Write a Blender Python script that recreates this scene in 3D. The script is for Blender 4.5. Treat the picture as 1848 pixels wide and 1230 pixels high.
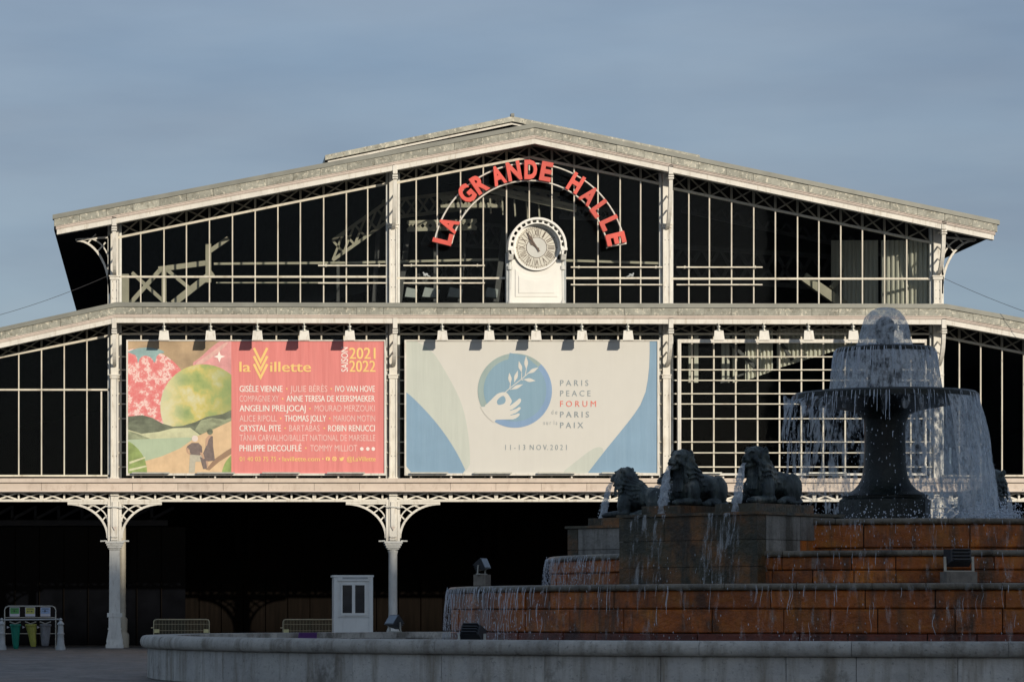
import bpy, bmesh, math, random
from mathutils import Vector, Matrix, noise
random.seed(7)
R = math.radians
for o in list(bpy.data.objects): bpy.data.objects.remove(o)
scene = bpy.context.scene
C = scene.collection

# ---------------------------------------------------------------- camera, world, sun, exposure
FPX, CX, CY, H = 5570.0, 290.0, 1108.0, 1.18          # focal length and principal point (photo pixels), eye height
cam = bpy.data.cameras.new('camera')
cam.sensor_width = 36.0
cam.lens = FPX / 1848 * 36
cam.shift_x = (924 - CX) / 1848
cam.shift_y = (CY - 615) / 1848
cam.clip_end = 6000
camo = bpy.data.objects.new('camera', cam)
camo.location = (0, 0, H)
camo.rotation_euler = (R(90), 0, 0)
C.objects.link(camo)
scene.camera = camo

SUN_A, SUN_V = 0.52, 0.34                              # lateral and vertical travel of sunlight per metre of depth
el = math.atan2(SUN_V, math.hypot(1, SUN_A))
world = bpy.data.worlds.new('World'); scene.world = world; world.use_nodes = True
wn, wl = world.node_tree.nodes, world.node_tree.links
wn.clear()
wo = wn.new('ShaderNodeOutputWorld'); bg = wn.new('ShaderNodeBackground')
sky = wn.new('ShaderNodeTexSky'); sky.sky_type = 'NISHITA'; sky.sun_disc = False
sky.sun_elevation = el; sky.sun_rotation = math.atan2(SUN_A, -1)
sky.air_density = 1.0; sky.dust_density = 1.0; sky.ozone_density = 2.0
tc = wn.new('ShaderNodeTexCoord'); mp = wn.new('ShaderNodeMapping'); mp.inputs['Scale'].default_value = (2.0, 2.0, 9.0)
nz = wn.new('ShaderNodeTexNoise'); nz.inputs['Scale'].default_value = 2.1; nz.inputs['Detail'].default_value = 5; nz.inputs['Roughness'].default_value = 0.52
rp = wn.new('ShaderNodeValToRGB'); rp.color_ramp.elements[0].position = 0.40; rp.color_ramp.elements[0].color = (0.83, 0.83, 0.83, 1)
rp.color_ramp.elements[1].position = 0.64; rp.color_ramp.elements[1].color = (0.90, 0.90, 0.90, 1)
cl = wn.new('ShaderNodeMixRGB'); nz2 = wn.new('ShaderNodeTexNoise'); nz2.inputs['Scale'].default_value = 3.3; nz2.inputs['Detail'].default_value = 6
wl.new(mp.outputs['Vector'], nz2.inputs['Vector'])
rp2 = wn.new('ShaderNodeValToRGB'); rp2.color_ramp.elements[0].position = 0.38; rp2.color_ramp.elements[0].color = (0.80, 1.03, 1.44, 1)   # thin grey-blue cloud veil
rp2.color_ramp.elements[1].position = 0.66; rp2.color_ramp.elements[1].color = (1.08, 1.30, 1.66, 1)
wl.new(nz2.outputs['Fac'], rp2.inputs['Fac']); wl.new(rp2.outputs['Color'], cl.inputs['Color2'])
wl.new(tc.outputs['Generated'], mp.inputs['Vector']); wl.new(mp.outputs['Vector'], nz.inputs['Vector'])
wl.new(nz.outputs['Fac'], rp.inputs['Fac']); wl.new(rp.outputs['Color'], cl.inputs['Fac'])
wl.new(sky.outputs['Color'], cl.inputs['Color1']); wl.new(cl.outputs['Color'], bg.inputs['Color'])
bg.inputs['Strength'].default_value = 0.15
wl.new(bg.outputs['Background'], wo.inputs['Surface'])

sl = bpy.data.lights.new('sun', 'SUN'); sl.energy = 2.6; sl.angle = R(0.5); sl.color = (1.0, 0.89, 0.73)
so = bpy.data.objects.new('sun', sl); C.objects.link(so)
so.rotation_euler = Vector((-SUN_A, 1, -SUN_V)).to_track_quat('-Z', 'Y').to_euler()
so.location = (60, -60, 60)
scene.view_settings.view_transform = 'Standard'; scene.view_settings.look = 'None'
scene.view_settings.exposure = 0.5; scene.view_settings.gamma = 1.0

# ---------------------------------------------------------------- helpers
YF = 118.0                                             # facade plane
def X(px, Y=YF): return (px - CX) * Y / FPX
def Z(py, Y=YF): return H + (CY - py) * Y / FPX
GZ = Z(1168.5)                                         # paving level at the facade

class MB:
    def __init__(s): s.v = []; s.f = []
    def add(s, vs, fs):
        b = len(s.v); s.v += [tuple(p) for p in vs]; s.f += [tuple(b + i for i in q) for q in fs]; return s
    def hexa(s, p): return s.add(p, [(0,3,2,1),(4,5,6,7),(0,1,5,4),(1,2,6,5),(2,3,7,6),(3,0,4,7)])
    def box(s, x0, x1, y0, y1, z0, z1):
        return s.hexa([(x0,y0,z0),(x1,y0,z0),(x1,y1,z0),(x0,y1,z0),(x0,y0,z1),(x1,y0,z1),(x1,y1,z1),(x0,y1,z1)])
    def prism(s, pts, y0, y1):                         # outline in x,z pushed through y
        n = len(pts)
        vs = [(x, y0, z) for x, z in pts] + [(x, y1, z) for x, z in pts]
        return s.add(vs, [tuple(range(n)), tuple(range(2*n-1, n-1, -1))] + [(i, i+n, (i+1) % n + n, (i+1) % n) for i in range(n)])
    def side(s, pts, x0, x1):                          # outline in y,z pushed through x
        n = len(pts)
        vs = [(x0, y, z) for y, z in pts] + [(x1, y, z) for y, z in pts]
        return s.add(vs, [tuple(range(n)), tuple(range(2*n-1, n-1, -1))] + [(i, i+n, (i+1) % n + n, (i+1) % n) for i in range(n)])
    def bar(s, p, q, w, d=None):                       # straight bar; w across, d in the other direction
        d = d or w; p = Vector(p); q = Vector(q); a = (q - p).normalized()
        up = Vector((0,1,0)) if abs(a.y) < .9 else Vector((0,0,1))
        u = a.cross(up).normalized() * w / 2; t = a.cross(u).normalized() * d / 2
        return s.hexa([p-u-t, p+u-t, p+u+t, p-u+t, q-u-t, q+u-t, q+u+t, q-u+t])
    def tube(s, pts, r, n=6):
        P = [Vector(p) for p in pts]; m = len(P); rs = r if isinstance(r, (list, tuple)) else [r]*m
        vs = []; prev = None
        for i, p in enumerate(P):
            a = (P[min(i+1, m-1)] - P[max(i-1, 0)]).normalized()
            ref = prev if prev is not None else (Vector((0,0,1)) if abs(a.z) < .9 else Vector((1,0,0)))
            u = (ref - a * ref.dot(a)).normalized(); prev = u; w = a.cross(u)
            vs += [p + (u*math.cos(2*math.pi*k/n) + w*math.sin(2*math.pi*k/n)) * rs[i] for k in range(n)]
        fs = [(i*n+k, i*n+(k+1) % n, (i+1)*n+(k+1) % n, (i+1)*n+k) for i in range(m-1) for k in range(n)]
        fs += [tuple(range(n-1, -1, -1)), tuple(range((m-1)*n, m*n))]
        return s.add(vs, fs)
    def lathe(s, prof, c=(0,0), n=32, a0=0, a1=2*math.pi, jit=None):
        full = abs(a1 - a0 - 2*math.pi) < 1e-6; k = n if full else n + 1; m = len(prof); vs = []
        for i in range(k):
            a = a0 + (a1 - a0) * i / n
            for j, (r, z) in enumerate(prof):
                rr = r + (jit(a, z) if jit else 0)
                vs.append((c[0] + rr*math.cos(a), c[1] + rr*math.sin(a), z))
        fs = []
        for i in range(n):
            i2 = (i + 1) % k
            for j in range(m - 1): fs.append((i*m+j, i2*m+j, i2*m+j+1, i*m+j+1))
        return s.add(vs, fs)
    def flat(s, pts, y): return s.add([(x, y, z) for x, z in pts], [tuple(range(len(pts)))])
    def mesh(s, name, recalc=True, smooth=None):
        me = bpy.data.meshes.new(name); me.from_pydata(s.v, [], s.f)
        if recalc:
            bm = bmesh.new(); bm.from_mesh(me); bmesh.ops.recalc_face_normals(bm, faces=bm.faces); bm.to_mesh(me); bm.free()
        if smooth:
            me.shade_smooth(); me.set_sharp_from_angle(angle=R(smooth))
        me.update(); return me
    def build(s, name, m, parent=None, local=False, smooth=None, recalc=True):
        if parent is not None and not local:
            w = wloc(parent); s.v = [(x-w.x, y-w.y, z-w.z) for x, y, z in s.v]
        return link(name, s.mesh(name, recalc, smooth), m, parent)
def wloc(o):
    w = Vector((0,0,0))
    while o is not None: w = w + o.location; o = o.parent
    return w
def link(name, me, m, parent=None, loc=(0,0,0), rotz=0):
    if m is not None and not me.materials: me.materials.append(m)
    o = bpy.data.objects.new(name, me); C.objects.link(o); o.location = loc; o.rotation_euler = (0, 0, rotz)
    if parent is not None: o.parent = parent
    return o
def tag(o, label=None, cat=None, group=None, kind=None):
    if label: o['label'] = label
    if cat: o['category'] = cat
    if group: o['group'] = group
    if kind: o['kind'] = kind
    return o
def thing(name, label, cat, loc=(0,0,0), rotz=0, group=None):
    o = bpy.data.objects.new(name, None); C.objects.link(o); o.empty_display_size = 0.2
    o.location = loc; o.rotation_euler = (0, 0, rotz)
    return tag(o, label, cat, group)
def copy_tree(o, parent=None):
    c = o.copy(); C.objects.link(c); c.parent = parent
    for ch in o.children: copy_tree(ch, c)
    return c

# ---------------------------------------------------------------- materials
def nodes(name):
    m = bpy.data.materials.new(name); m.use_nodes = True
    return m, m.node_tree.nodes, m.node_tree.links, m.node_tree.nodes['Principled BSDF']
def ramp(n, l, src, stops):
    r = n.new('ShaderNodeValToRGB'); e = r.color_ramp.elements
    while len(e) > 1: e.remove(e[-1])
    for i, (p, c) in enumerate(stops):
        k = e[0] if i == 0 else e.new(p)
        k.position = p; k.color = (*c, 1) if len(c) == 3 else c
    l.new(src, r.inputs['Fac']); return r.outputs['Color']
def noisetex(n, l, scale, detail=4, stretch=(1,1,1), rough=0.55, coord='pos', offs=None):
    mp = n.new('ShaderNodeMapping'); mp.inputs['Scale'].default_value = stretch
    if coord == 'pos': g = n.new('ShaderNodeNewGeometry'); l.new(g.outputs['Position'], mp.inputs['Vector'])
    else: g = n.new('ShaderNodeTexCoord'); l.new(g.outputs['Object'], mp.inputs['Vector'])
    t = n.new('ShaderNodeTexNoise'); t.inputs['Scale'].default_value = scale; t.inputs['Detail'].default_value = detail; t.inputs['Roughness'].default_value = rough
    l.new(mp.outputs['Vector'], t.inputs['Vector']); return t.outputs['Fac']
def mixc(n, l, fac, a, b, mode='MIX'):
    m = n.new('ShaderNodeMixRGB'); m.blend_type = mode
    for k, v in (('Fac', fac), ('Color1', a), ('Color2', b)):
        if hasattr(v, 'node'): l.new(v, m.inputs[k])
        elif k == 'Fac': m.inputs[k].default_value = v
        else: m.inputs[k].default_value = (*v, 1)
    return m.outputs['Color']
def bump(n, l, b, h, strength, dist=0.02):
    u = n.new('ShaderNodeBump'); u.inputs['Strength'].default_value = strength; u.inputs['Distance'].default_value = dist
    l.new(h, u.inputs['Height']); l.new(u.outputs['Normal'], b.inputs['Normal'])
def rnd(n): return n.new('ShaderNodeObjectInfo').outputs['Random']
def simple(name, c, rough=0.6, var=0.12, scale=3.0, metal=0.0, stretch=(1,1,1), bmp=0.0, piece=0.0, dirt=None, dirt_amt=0.0):
    m, n, l, b = nodes(name)
    f = noisetex(n, l, scale, 5, stretch)
    lo = tuple(max(0, x*(1-var)) for x in c); hi = tuple(min(1, x*(1+var)) for x in c)
    col = ramp(n, l, f, [(0.3, lo), (0.7, hi)])
    if dirt:
        d = noisetex(n, l, scale*2.3, 6, (stretch[0]*1.6, stretch[1]*1.6, stretch[2]*0.35), 0.65)
        col = mixc(n, l, ramp(n, l, d, [(0.52, (0,0,0)), (0.74, (dirt_amt,)*3)]), col, dirt)
    if piece:
        pr = ramp(n, l, rnd(n), [(0, (1-piece,)*3), (1, (1+piece,)*3)])
        col = mixc(n, l, 1.0, col, pr, 'MULTIPLY')
    l.new(col, b.inputs['Base Color']); b.inputs['Roughness'].default_value = rough; b.inputs['Metallic'].default_value = metal
    if bmp: bump(n, l, b, noisetex(n, l, scale*6, 4, stretch), bmp)
    return m
M = {}
M['white'] = simple('white_painted_iron', (.70, .675, .61), .5, .10, 2.0, dirt=(.36,.30,.22), dirt_amt=.75)
M['mullion'] = simple('cream_painted_bar', (.64, .60, .50), .5, .12, 1.2, dirt=(.33,.28,.2), dirt_amt=.7)
M['pale'] = simple('pale_painted_column', (.66, .665, .63), .55, .10, 3.0, dirt=(.30,.28,.24), dirt_amt=.5)
M['pink'] = simple('pinkish_moulding', (.60, .52, .46), .55, .08, 2.0, dirt=(.38,.31,.25), dirt_amt=.5)
M['deck'] = simple('pinkish_deck_fascia', (.60, .51, .43), .55, .08, 1.2, piece=.06, dirt=(.36,.28,.22), dirt_amt=.6, stretch=(1,1,2.5))
M['beige'] = simple('beige_steel', (.42, .385, .305), .55, .12, 2.0)
M['zincdark'] = simple('weathered_zinc', (.20, .205, .18), .5, .15, 1.5, metal=.15)
def zinc():
    m, n, l, b = nodes('speckled_zinc_sheet')
    f = noisetex(n, l, 1.6, 5, (1,1,1.5)); col = ramp(n, l, f, [(.3, (.20,.20,.165)), (.55, (.31,.31,.26)), (.75, (.44,.43,.36))])
    s = noisetex(n, l, 9, 4, (1,1,.8), .7); col = mixc(n, l, ramp(n, l, s, [(.55, (0,0,0)), (.63, (.85,.85,.85))]), col, (.62,.58,.47))
    s2 = noisetex(n, l, 6, 5, (1,1,1.0), .7); col = mixc(n, l, ramp(n, l, s2, [(.54, (0,0,0)), (.66, (.8,.8,.8))]), col, (.14,.13,.095))
    pr = ramp(n, l, rnd(n), [(0, (.85,.85,.85)), (1, (1.15,1.15,1.15))]); col = mixc(n, l, 1, col, pr, 'MULTIPLY')
    l.new(col, b.inputs['Base Color']); b.inputs['Roughness'].default_value = .55; return m
M['zinc'] = zinc()
M['dark'] = simple('painted_shade_black', (.006, .006, .007), .8, .3, 1.0)  # near-black colour stands in for the unlit depth of the hall
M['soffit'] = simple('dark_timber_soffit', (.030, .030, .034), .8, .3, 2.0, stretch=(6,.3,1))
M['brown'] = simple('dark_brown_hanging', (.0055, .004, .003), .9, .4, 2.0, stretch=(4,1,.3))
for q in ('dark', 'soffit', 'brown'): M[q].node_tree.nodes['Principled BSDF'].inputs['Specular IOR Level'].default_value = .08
M['darksteel'] = simple('dark_grey_steel', (.05, .05, .055), .5, .2, 3)
M['clad'] = simple('pale_corrugated_metal', (.72, .69, .60), .5, .12, 1.5, stretch=(3,3,.3))
def glass(name, tint, rough=.02):
    m, n, l, b = nodes(name); n.remove(b)
    t = n.new('ShaderNodeBsdfTransparent'); t.inputs['Color'].default_value = (*tint, 1)
    g = n.new('ShaderNodeBsdfGlossy'); g.inputs['Roughness'].default_value = rough; g.inputs['Color'].default_value = (.9,.95,1,1)
    fr = n.new('ShaderNodeFresnel'); fr.inputs['IOR'].default_value = 1.16
    bp = n.new('ShaderNodeBump'); bp.inputs['Strength'].default_value = .04; bp.inputs['Distance'].default_value = .05
    l.new(noisetex(n, l, .9, 2), bp.inputs['Height']); l.new(bp.outputs['Normal'], g.inputs['Normal'])
    mx = n.new('ShaderNodeMixShader'); l.new(fr.outputs['Fac'], mx.inputs['Fac']); l.new(t.outputs[0], mx.inputs[1]); l.new(g.outputs[0], mx.inputs[2])
    l.new(mx.outputs[0], n['Material Output'].inputs['Surface']); return m
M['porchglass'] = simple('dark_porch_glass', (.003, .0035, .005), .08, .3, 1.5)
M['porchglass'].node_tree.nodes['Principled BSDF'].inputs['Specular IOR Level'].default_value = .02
M['glass'] = glass('window_glass', (.88, .90, .89))
M['red'] = simple('red_sign_enamel', (.66, .075, .05), .35, .10, 2.0, piece=.14)
M['clockwhite'] = simple('white_clock_case', (.80, .79, .74), .5, .04, 2.0)
M['dial'] = simple('aged_dial', (.62, .60, .52), .5, .05, 4.0)
M['dialin'] = simple('dial_centre', (.56, .56, .52), .5, .04, 4.0)
M['black'] = simple('black_paint', (.02, .019, .02), .5, .1, 4.0)
M['numeral'] = simple('brown_numeral', (.11, .075, .055), .6, .1, 4.0)
def paint(name, c, var=.05, sc=1.0, rough=.6, ripple=.16, **k):
    M[name] = simple(name, c, rough, var, sc, **k)
    n, l = M[name].node_tree.nodes, M[name].node_tree.links          # shallow folds of the stretched canvas
    bump(n, l, n['Principled BSDF'], noisetex(n, l, 1.1, 3, (2.6,1,.22), .5), ripple, .12)
paint('banner_pink', (.70, .215, .20), .07, .9, stretch=(3,1,.35), ripple=.34)
paint('print_white', (.86, .78, .72)); paint('print_soft', (.84, .56, .51)); paint('print_yellow', (.85, .58, .20))
paint('banner_cream', (.61, .60, .555), .02, ripple=.06); paint('banner_mint', (.51, .545, .49), .03); paint('banner_blue', (.20, .33, .46), .05)
paint('logo_blue', (.20, .33, .43), .02); paint('logo_rim', (.29, .38, .37), .05); paint('logo_rim_blue', (.20, .32, .50), .05)
paint('print_grey', (.25, .30, .33), .03); paint('print_red', (.74, .17, .13), .03); paint('print_grey_light', (.37, .40, .41), .03)
paint('art_sky', (.42, .30, .18), .25, 1.5); paint('art_nebula', (.66, .30, .30), .2, 2.5); paint('art_cap', (.26, .40, .40), .15, 4)
paint('art_star', (.85, .78, .72)); paint('art_haze', (.70, .42, .38), .15, 4); paint('art_sand', (.66, .47, .28), .08, 4); paint('art_lake', (.40, .49, .34), .06, 2); paint('art_shore', (.53, .54, .34), .15, 3)
paint('art_hill', (.13, .15, .10), .35, 2.5, stretch=(1,1,2.5)); paint('art_hill_light', (.26, .29, .18), .35, 3, stretch=(1,1,2)); paint('art_leaf', (.24, .32, .10), .35, 3)
paint('art_shadow', (.30, .19, .12)); paint('art_cloth', (.17, .13, .12), .2, 8); paint('art_trousers', (.46, .43, .34), .1, 8); paint('art_skin', (.50, .32, .22)); paint('art_hair', (.74, .64, .58)); paint('art_streak', (.60, .60, .38), .1, 6)
def planet():
    m, n, l, b = nodes('art_pink_planet')
    f = noisetex(n, l, 3.2, 8, (1,1,1), .72); col = ramp(n, l, f, [(.40, (.70,.17,.17)), (.52, (.73,.25,.24)), (.58, (.86,.72,.66)), (.64, (.72,.22,.22)), (.72, (.25,.17,.12))])
    l.new(col, b.inputs['Base Color']); b.inputs['Roughness'].default_value = .6; return m
M['art_planet'] = planet()
def moon():
    m, n, l, b = nodes('art_green_moon')
    f = noisetex(n, l, 1.1, 5, (1,1,1), .55); col = ramp(n, l, f, [(.34, (.20,.30,.10)), (.47, (.36,.42,.14)), (.55, (.58,.50,.15)), (.66, (.62,.60,.38))])
    g = n.new('ShaderNodeTexCoord'); sx = n.new('ShaderNodeSeparateXYZ'); l.new(g.outputs['Generated'], sx.inputs['Vector'])
    col = mixc(n, l, ramp(n, l, sx.outputs['X'], [(.0, (.8,.8,.8)), (.35, (.1,.1,.1)), (.5, (0,0,0))]), col, (.66,.65,.44))
    col = mixc(n, l, ramp(n, l, sx.outputs['X'], [(.55, (0,0,0)), (1, (.75,.75,.75))]), col, (.22,.29,.11))
    l.new(col, b.inputs['Base Color']); b.inputs['Roughness'].default_value = .6; return m
M['art_moon'] = moon()
M['cabin'] = simple('pale_cabin_panel', (.70, .73, .72), .45, .05, 1.5, dirt=(.3,.3,.28), dirt_amt=.3)
M['cabinglass'] = simple('dark_cabin_glass', (.03, .035, .04), .12, .3, 2)
M['galv'] = simple('galvanised_steel', (.42, .42, .38), .4, .15, 5, metal=.5)
M['barrier'] = simple('yellowed_galvanised_steel', (.40, .37, .25), .45, .12, 5, metal=.3)
M['bollard'] = simple('grey_cast_iron', (.36, .39, .40), .5, .12, 4)
M['plate'] = simple('yellow_reflector_plate', (.62, .58, .30), .5, .15, 8)
M['bag_green'] = simple('green_bag_film', (.0, .18, .13), .3, .2, 6, stretch=(3,3,.6), bmp=.3)
M['bag_yellow'] = simple('yellow_bag_film', (.30, .31, .06), .3, .25, 8, stretch=(3,3,.8), bmp=.5)
M['bag_grey'] = simple('grey_bag_film', (.17, .18, .20), .3, .25, 8, stretch=(3,3,.8), bmp=.5)
M['sign_green'] = simple('green_sign', (.07, .30, .08), .5); M['sign_yellow'] = simple('yellow_sign', (.42, .42, .10), .5); M['sign_blue'] = simple('blue_sign', (.25, .36, .55), .5)
M['purple'] = simple('purple_plaque', (.17, .06, .28), .5); M['printpale'] = simple('pale_print', (.55, .55, .60), .6)
M['floodblack'] = simple('black_floodlight_body', (.022, .026, .032), .45, .2, 6)
M['lens'] = simple('floodlight_lens', (.16, .20, .24), .12, .1, 5)
M['concrete'] = simple('concrete_block', (.22, .20, .17), .8, .2, 8, bmp=.3, dirt=(.07,.06,.05), dirt_amt=.7)
def stone(name, a, bcol, c, streak, joint=0.0, rough=.75, piece=.18, sc=.9, white=0.0):
    m, n, l, b = nodes(name)
    f = noisetex(n, l, sc, 8, (1,1,1.3), .68); col = ramp(n, l, f, [(.30, a), (.48, bcol), (.68, c)])
    d = noisetex(n, l, 1.4, 7, (2.4,2.4,.28), .66); col = mixc(n, l, ramp(n, l, d, [(.48, (0,0,0)), (.66, (.9,.9,.9))]), col, streak)
    d2 = noisetex(n, l, .8, 6, (1.2,1.2,.9), .7); col = mixc(n, l, ramp(n, l, d2, [(.54, (0,0,0)), (.64, (.75,.75,.75))]), col, tuple(x*.45 for x in streak))
    if white:
        w = noisetex(n, l, 2.0, 6, (3,3,.6), .7); col = mixc(n, l, ramp(n, l, w, [(.60, (0,0,0)), (.70, (white,)*3)]), col, (.38,.33,.28))
    g = noisetex(n, l, 16, 5, (1,1,1), .72); col = mixc(n, l, ramp(n, l, g, [(.57, (0,0,0)), (.68, (.6,.6,.6))]), col, tuple(x*.35 for x in a))
    pr = ramp(n, l, rnd(n), [(0, (1-piece,)*3), (1, (1+piece,)*3)]); col = mixc(n, l, 1, col, pr, 'MULTIPLY')
    l.new(col, b.inputs['Base Color']); b.inputs['Roughness'].default_value = rough
    bump(n, l, b, noisetex(n, l, 7, 8, (1,1,1), .7), .8, .05); return m
M['basin'] = stone('grey_basin_stone', (.42,.415,.39), (.54,.53,.50), (.62,.61,.56), (.29,.26,.21), piece=.16)
M['coping'] = stone('grey_coping_stone', (.33,.32,.295), (.45,.435,.395), (.53,.51,.46), (.23,.21,.17), piece=.16)
M['wet'] = stone('wet_orange_stone', (.23,.056,.008), (.47,.115,.010), (.58,.19,.018), (.095,.055,.026), rough=.34, piece=.35, sc=1.5, white=.6)
M['wetdark'] = stone('wet_green_stone', (.032,.031,.019), (.070,.058,.030), (.27,.105,.022), (.022,.026,.018), rough=.35, piece=.25, white=.35)
M['wetgrey'] = stone('pale_pedestal_stone', (.17,.165,.15), (.26,.25,.225), (.34,.32,.285), (.06,.055,.04), rough=.6, piece=.15)
M['lip'] = stone('pale_wet_coping', (.13,.10,.065), (.20,.165,.115), (.25,.215,.16), (.08,.06,.035), rough=.35, piece=.15)
M['redbase'] = stone('red_wet_base', (.12,.028,.014), (.18,.04,.02), (.22,.06,.03), (.07,.03,.02), rough=.3, piece=.1)
M['joint'] = simple('dark_joint', (.016, .014, .010), .8, .3, 4)
def bronze():
    m, n, l, b = nodes('patinated_bronze')
    f = noisetex(n, l, 2.6, 7, (1,1,.7), .62); col = ramp(n, l, f, [(.36, (.011,.018,.022)), (.47, (.027,.042,.045)), (.56, (.066,.088,.084)), (.66, (.22,.225,.20))])
    f2 = noisetex(n, l, 3.5, 6, (3,3,.4), .65); col = mixc(n, l, ramp(n, l, f2, [(.50, (0,0,0)), (.62, (.8,.8,.8))]), col, (.012,.020,.024))
    l.new(col, b.inputs['Base Color']); b.inputs['Roughness'].default_value = .42; b.inputs['Metallic'].default_value = .1
    bump(n, l, b, noisetex(n, l, 11, 6, (1,1,.35), .7), .9, .04); return m
M['bronze'] = bronze()
M['iron'] = stone('dark_mossy_cast_iron', (.006,.010,.011), (.013,.019,.018), (.026,.028,.019), (.006,.008,.008), rough=.35, piece=0)
def water_sheet(name, lo, hi, p0, p1, sc, white=.62, st=(5,5,.55)):
    m, n, l, b = nodes(name); n.remove(b)
    f = noisetex(n, l, sc, 6, st, .68)
    fac = ramp(n, l, f, [(p0, (lo,)*3), (p1, (hi,)*3)])
    t = n.new('ShaderNodeBsdfTransparent'); t.inputs['Color'].default_value = (.93,.95,.97,1)
    d = n.new('ShaderNodeBsdfDiffuse'); d.inputs['Color'].default_value = (white*.93,white,white*1.06,1)
    tr = n.new('ShaderNodeBsdfTranslucent'); tr.inputs['Color'].default_value = (white*.93,white,white*1.06,1)
    g = n.new('ShaderNodeBsdfGlossy'); g.inputs['Roughness'].default_value = .15
    bp = n.new('ShaderNodeBump'); bp.inputs['Strength'].default_value = .9; bp.inputs['Distance'].default_value = .06
    l.new(noisetex(n, l, sc*1.6, 5, (st[0], st[1], st[2]*1.8), .6), bp.inputs['Height'])
    for q in (d, g, tr): l.new(bp.outputs['Normal'], q.inputs['Normal'])
    m1 = n.new('ShaderNodeMixShader'); m1.inputs['Fac'].default_value = .5; l.new(d.outputs[0], m1.inputs[1]); l.new(tr.outputs[0], m1.inputs[2])
    m2 = n.new('ShaderNodeMixShader'); m2.inputs['Fac'].default_value = .15; l.new(m1.outputs[0], m2.inputs[1]); l.new(g.outputs[0], m2.inputs[2])
    m3 = n.new('ShaderNodeMixShader'); l.new(fac, m3.inputs['Fac']); l.new(t.outputs[0], m3.inputs[1]); l.new(m2.outputs[0], m3.inputs[2])
    l.new(m3.outputs[0], n['Material Output'].inputs['Surface']); return m
M['w_dome'] = water_sheet('water_dome', .22, .80, .38, .62, 3.6, .90, st=(3,3,2.4))
M['w_curtain'] = water_sheet('water_curtain', .20, .98, .38, .57, 3.4, .95, st=(3.2,3.2,1.5))
M['w_ragged'] = water_sheet('ragged_water', 0.0, .80, .46, .60, 2.4, .90, st=(3.0,3.0,.9))
M['w_fringe'] = water_sheet('water_fringe', 0.0, .62, .50, .66, 3.2, .80, st=(4,4,.35))
M['w_film'] = water_sheet('water_film', 0.0, .55, .56, .72, 2.2, .75, st=(4,4,.7))
def water_drop():
    m, n, l, b = nodes('water_drops')
    b.inputs['Base Color'].default_value = (.80,.86,.94,1); b.inputs['Roughness'].default_value = .12
    b.inputs['Transmission Weight'].default_value = .35; b.inputs['IOR'].default_value = 1.33; return m
M['drop'] = water_drop()
def pool():
    m, n, l, b = nodes('pool_water')
    b.inputs['Base Color'].default_value = (.02,.03,.03,1); b.inputs['Roughness'].default_value = .06
    bump(n, l, b, noisetex(n, l, 3, 4), .3, .05); return m
M['pool'] = pool()
def ground_mat():
    m, n, l, b = nodes('granite_setts')
    g = n.new('ShaderNodeNewGeometry'); v = n.new('ShaderNodeTexVoronoi'); v.inputs['Scale'].default_value = 6.0; v.feature = 'F1'
    l.new(g.outputs['Position'], v.inputs['Vector'])
    col = mixc(n, l, .55, ramp(n, l, noisetex(n, l, .35, 5), [(.3, (.045,.043,.043)), (.7, (.135,.125,.115))]), ramp(n, l, v.outputs['Color'], [(0, (.02,.02,.02)), (1, (.22,.20,.185))]))
    s3 = noisetex(n, l, 2.2, 5, (.6,.25,1), .7); col = mixc(n, l, ramp(n, l, s3, [(.46, (0,0,0)), (.60, (.7,.7,.7))]), col, (.20,.185,.17))
    s = noisetex(n, l, .12, 4); col = mixc(n, l, ramp(n, l, s, [(.5, (0,0,0)), (.65, (.45,.45,.45))]), col, (.17,.13,.10))
    l.new(col, b.inputs['Base Color']); b.inputs['Roughness'].default_value = .62
    d = n.new('ShaderNodeTexVoronoi'); d.feature = 'DISTANCE_TO_EDGE'; d.inputs['Scale'].default_value = 6.0; l.new(g.outputs['Position'], d.inputs['Vector'])
    bump(n, l, b, ramp(n, l, d.outputs['Distance'], [(0, (0,0,0)), (.12, (1,1,1))]), .8, .02); return m
M['ground'] = ground_mat()
M['render'] = simple('pale_render_wall', (.45, .42, .37), .8, .08, .2)

# ---------------------------------------------------------------- ground
rows = [(-2500, 0), (-20, 0), (40, 0), (76, 0), (106, GZ), (160, GZ), (3500, GZ)]
cols = [-2500, -60, 0, 40, 100, 2500]
g = MB(); k = len(cols)
g.add([(x, y, z) for y, z in rows for x in cols], [(i*k+j, i*k+j+1, (i+1)*k+j+1, (i+1)*k+j) for i in range(len(rows)-1) for j in range(k-1)])
tag(g.build('ground', M['ground'], recalc=False), kind='structure')

# ---------------------------------------------------------------- block of flats behind the viewer, whose shadow covers the square
YO = -110.0
bh = Z(988) + (YF - YO) * SUN_V
ap = thing('apartment_building', 'tall pale apartment slab across the square from the hall', 'building', (125, YO-10, 0))
MB().box(72, 178, YO-20, YO, 0, bh - 1).build('wall', M['render'], ap)
MB().box(71.4, 178.6, YO-20.6, YO, bh - 1, bh).build('roof', M['zincdark'], ap)
wm = MB().box(-1, 1, -.05, .05, -.9, .9).mesh('window')
for fl in range(0, 24, 2):
    for q in range(0, 25, 2): link('window', wm, M['cabinglass'], ap, (75 + q*4.1 - 125, 10.02, 2.4 + fl*3.2))

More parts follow.
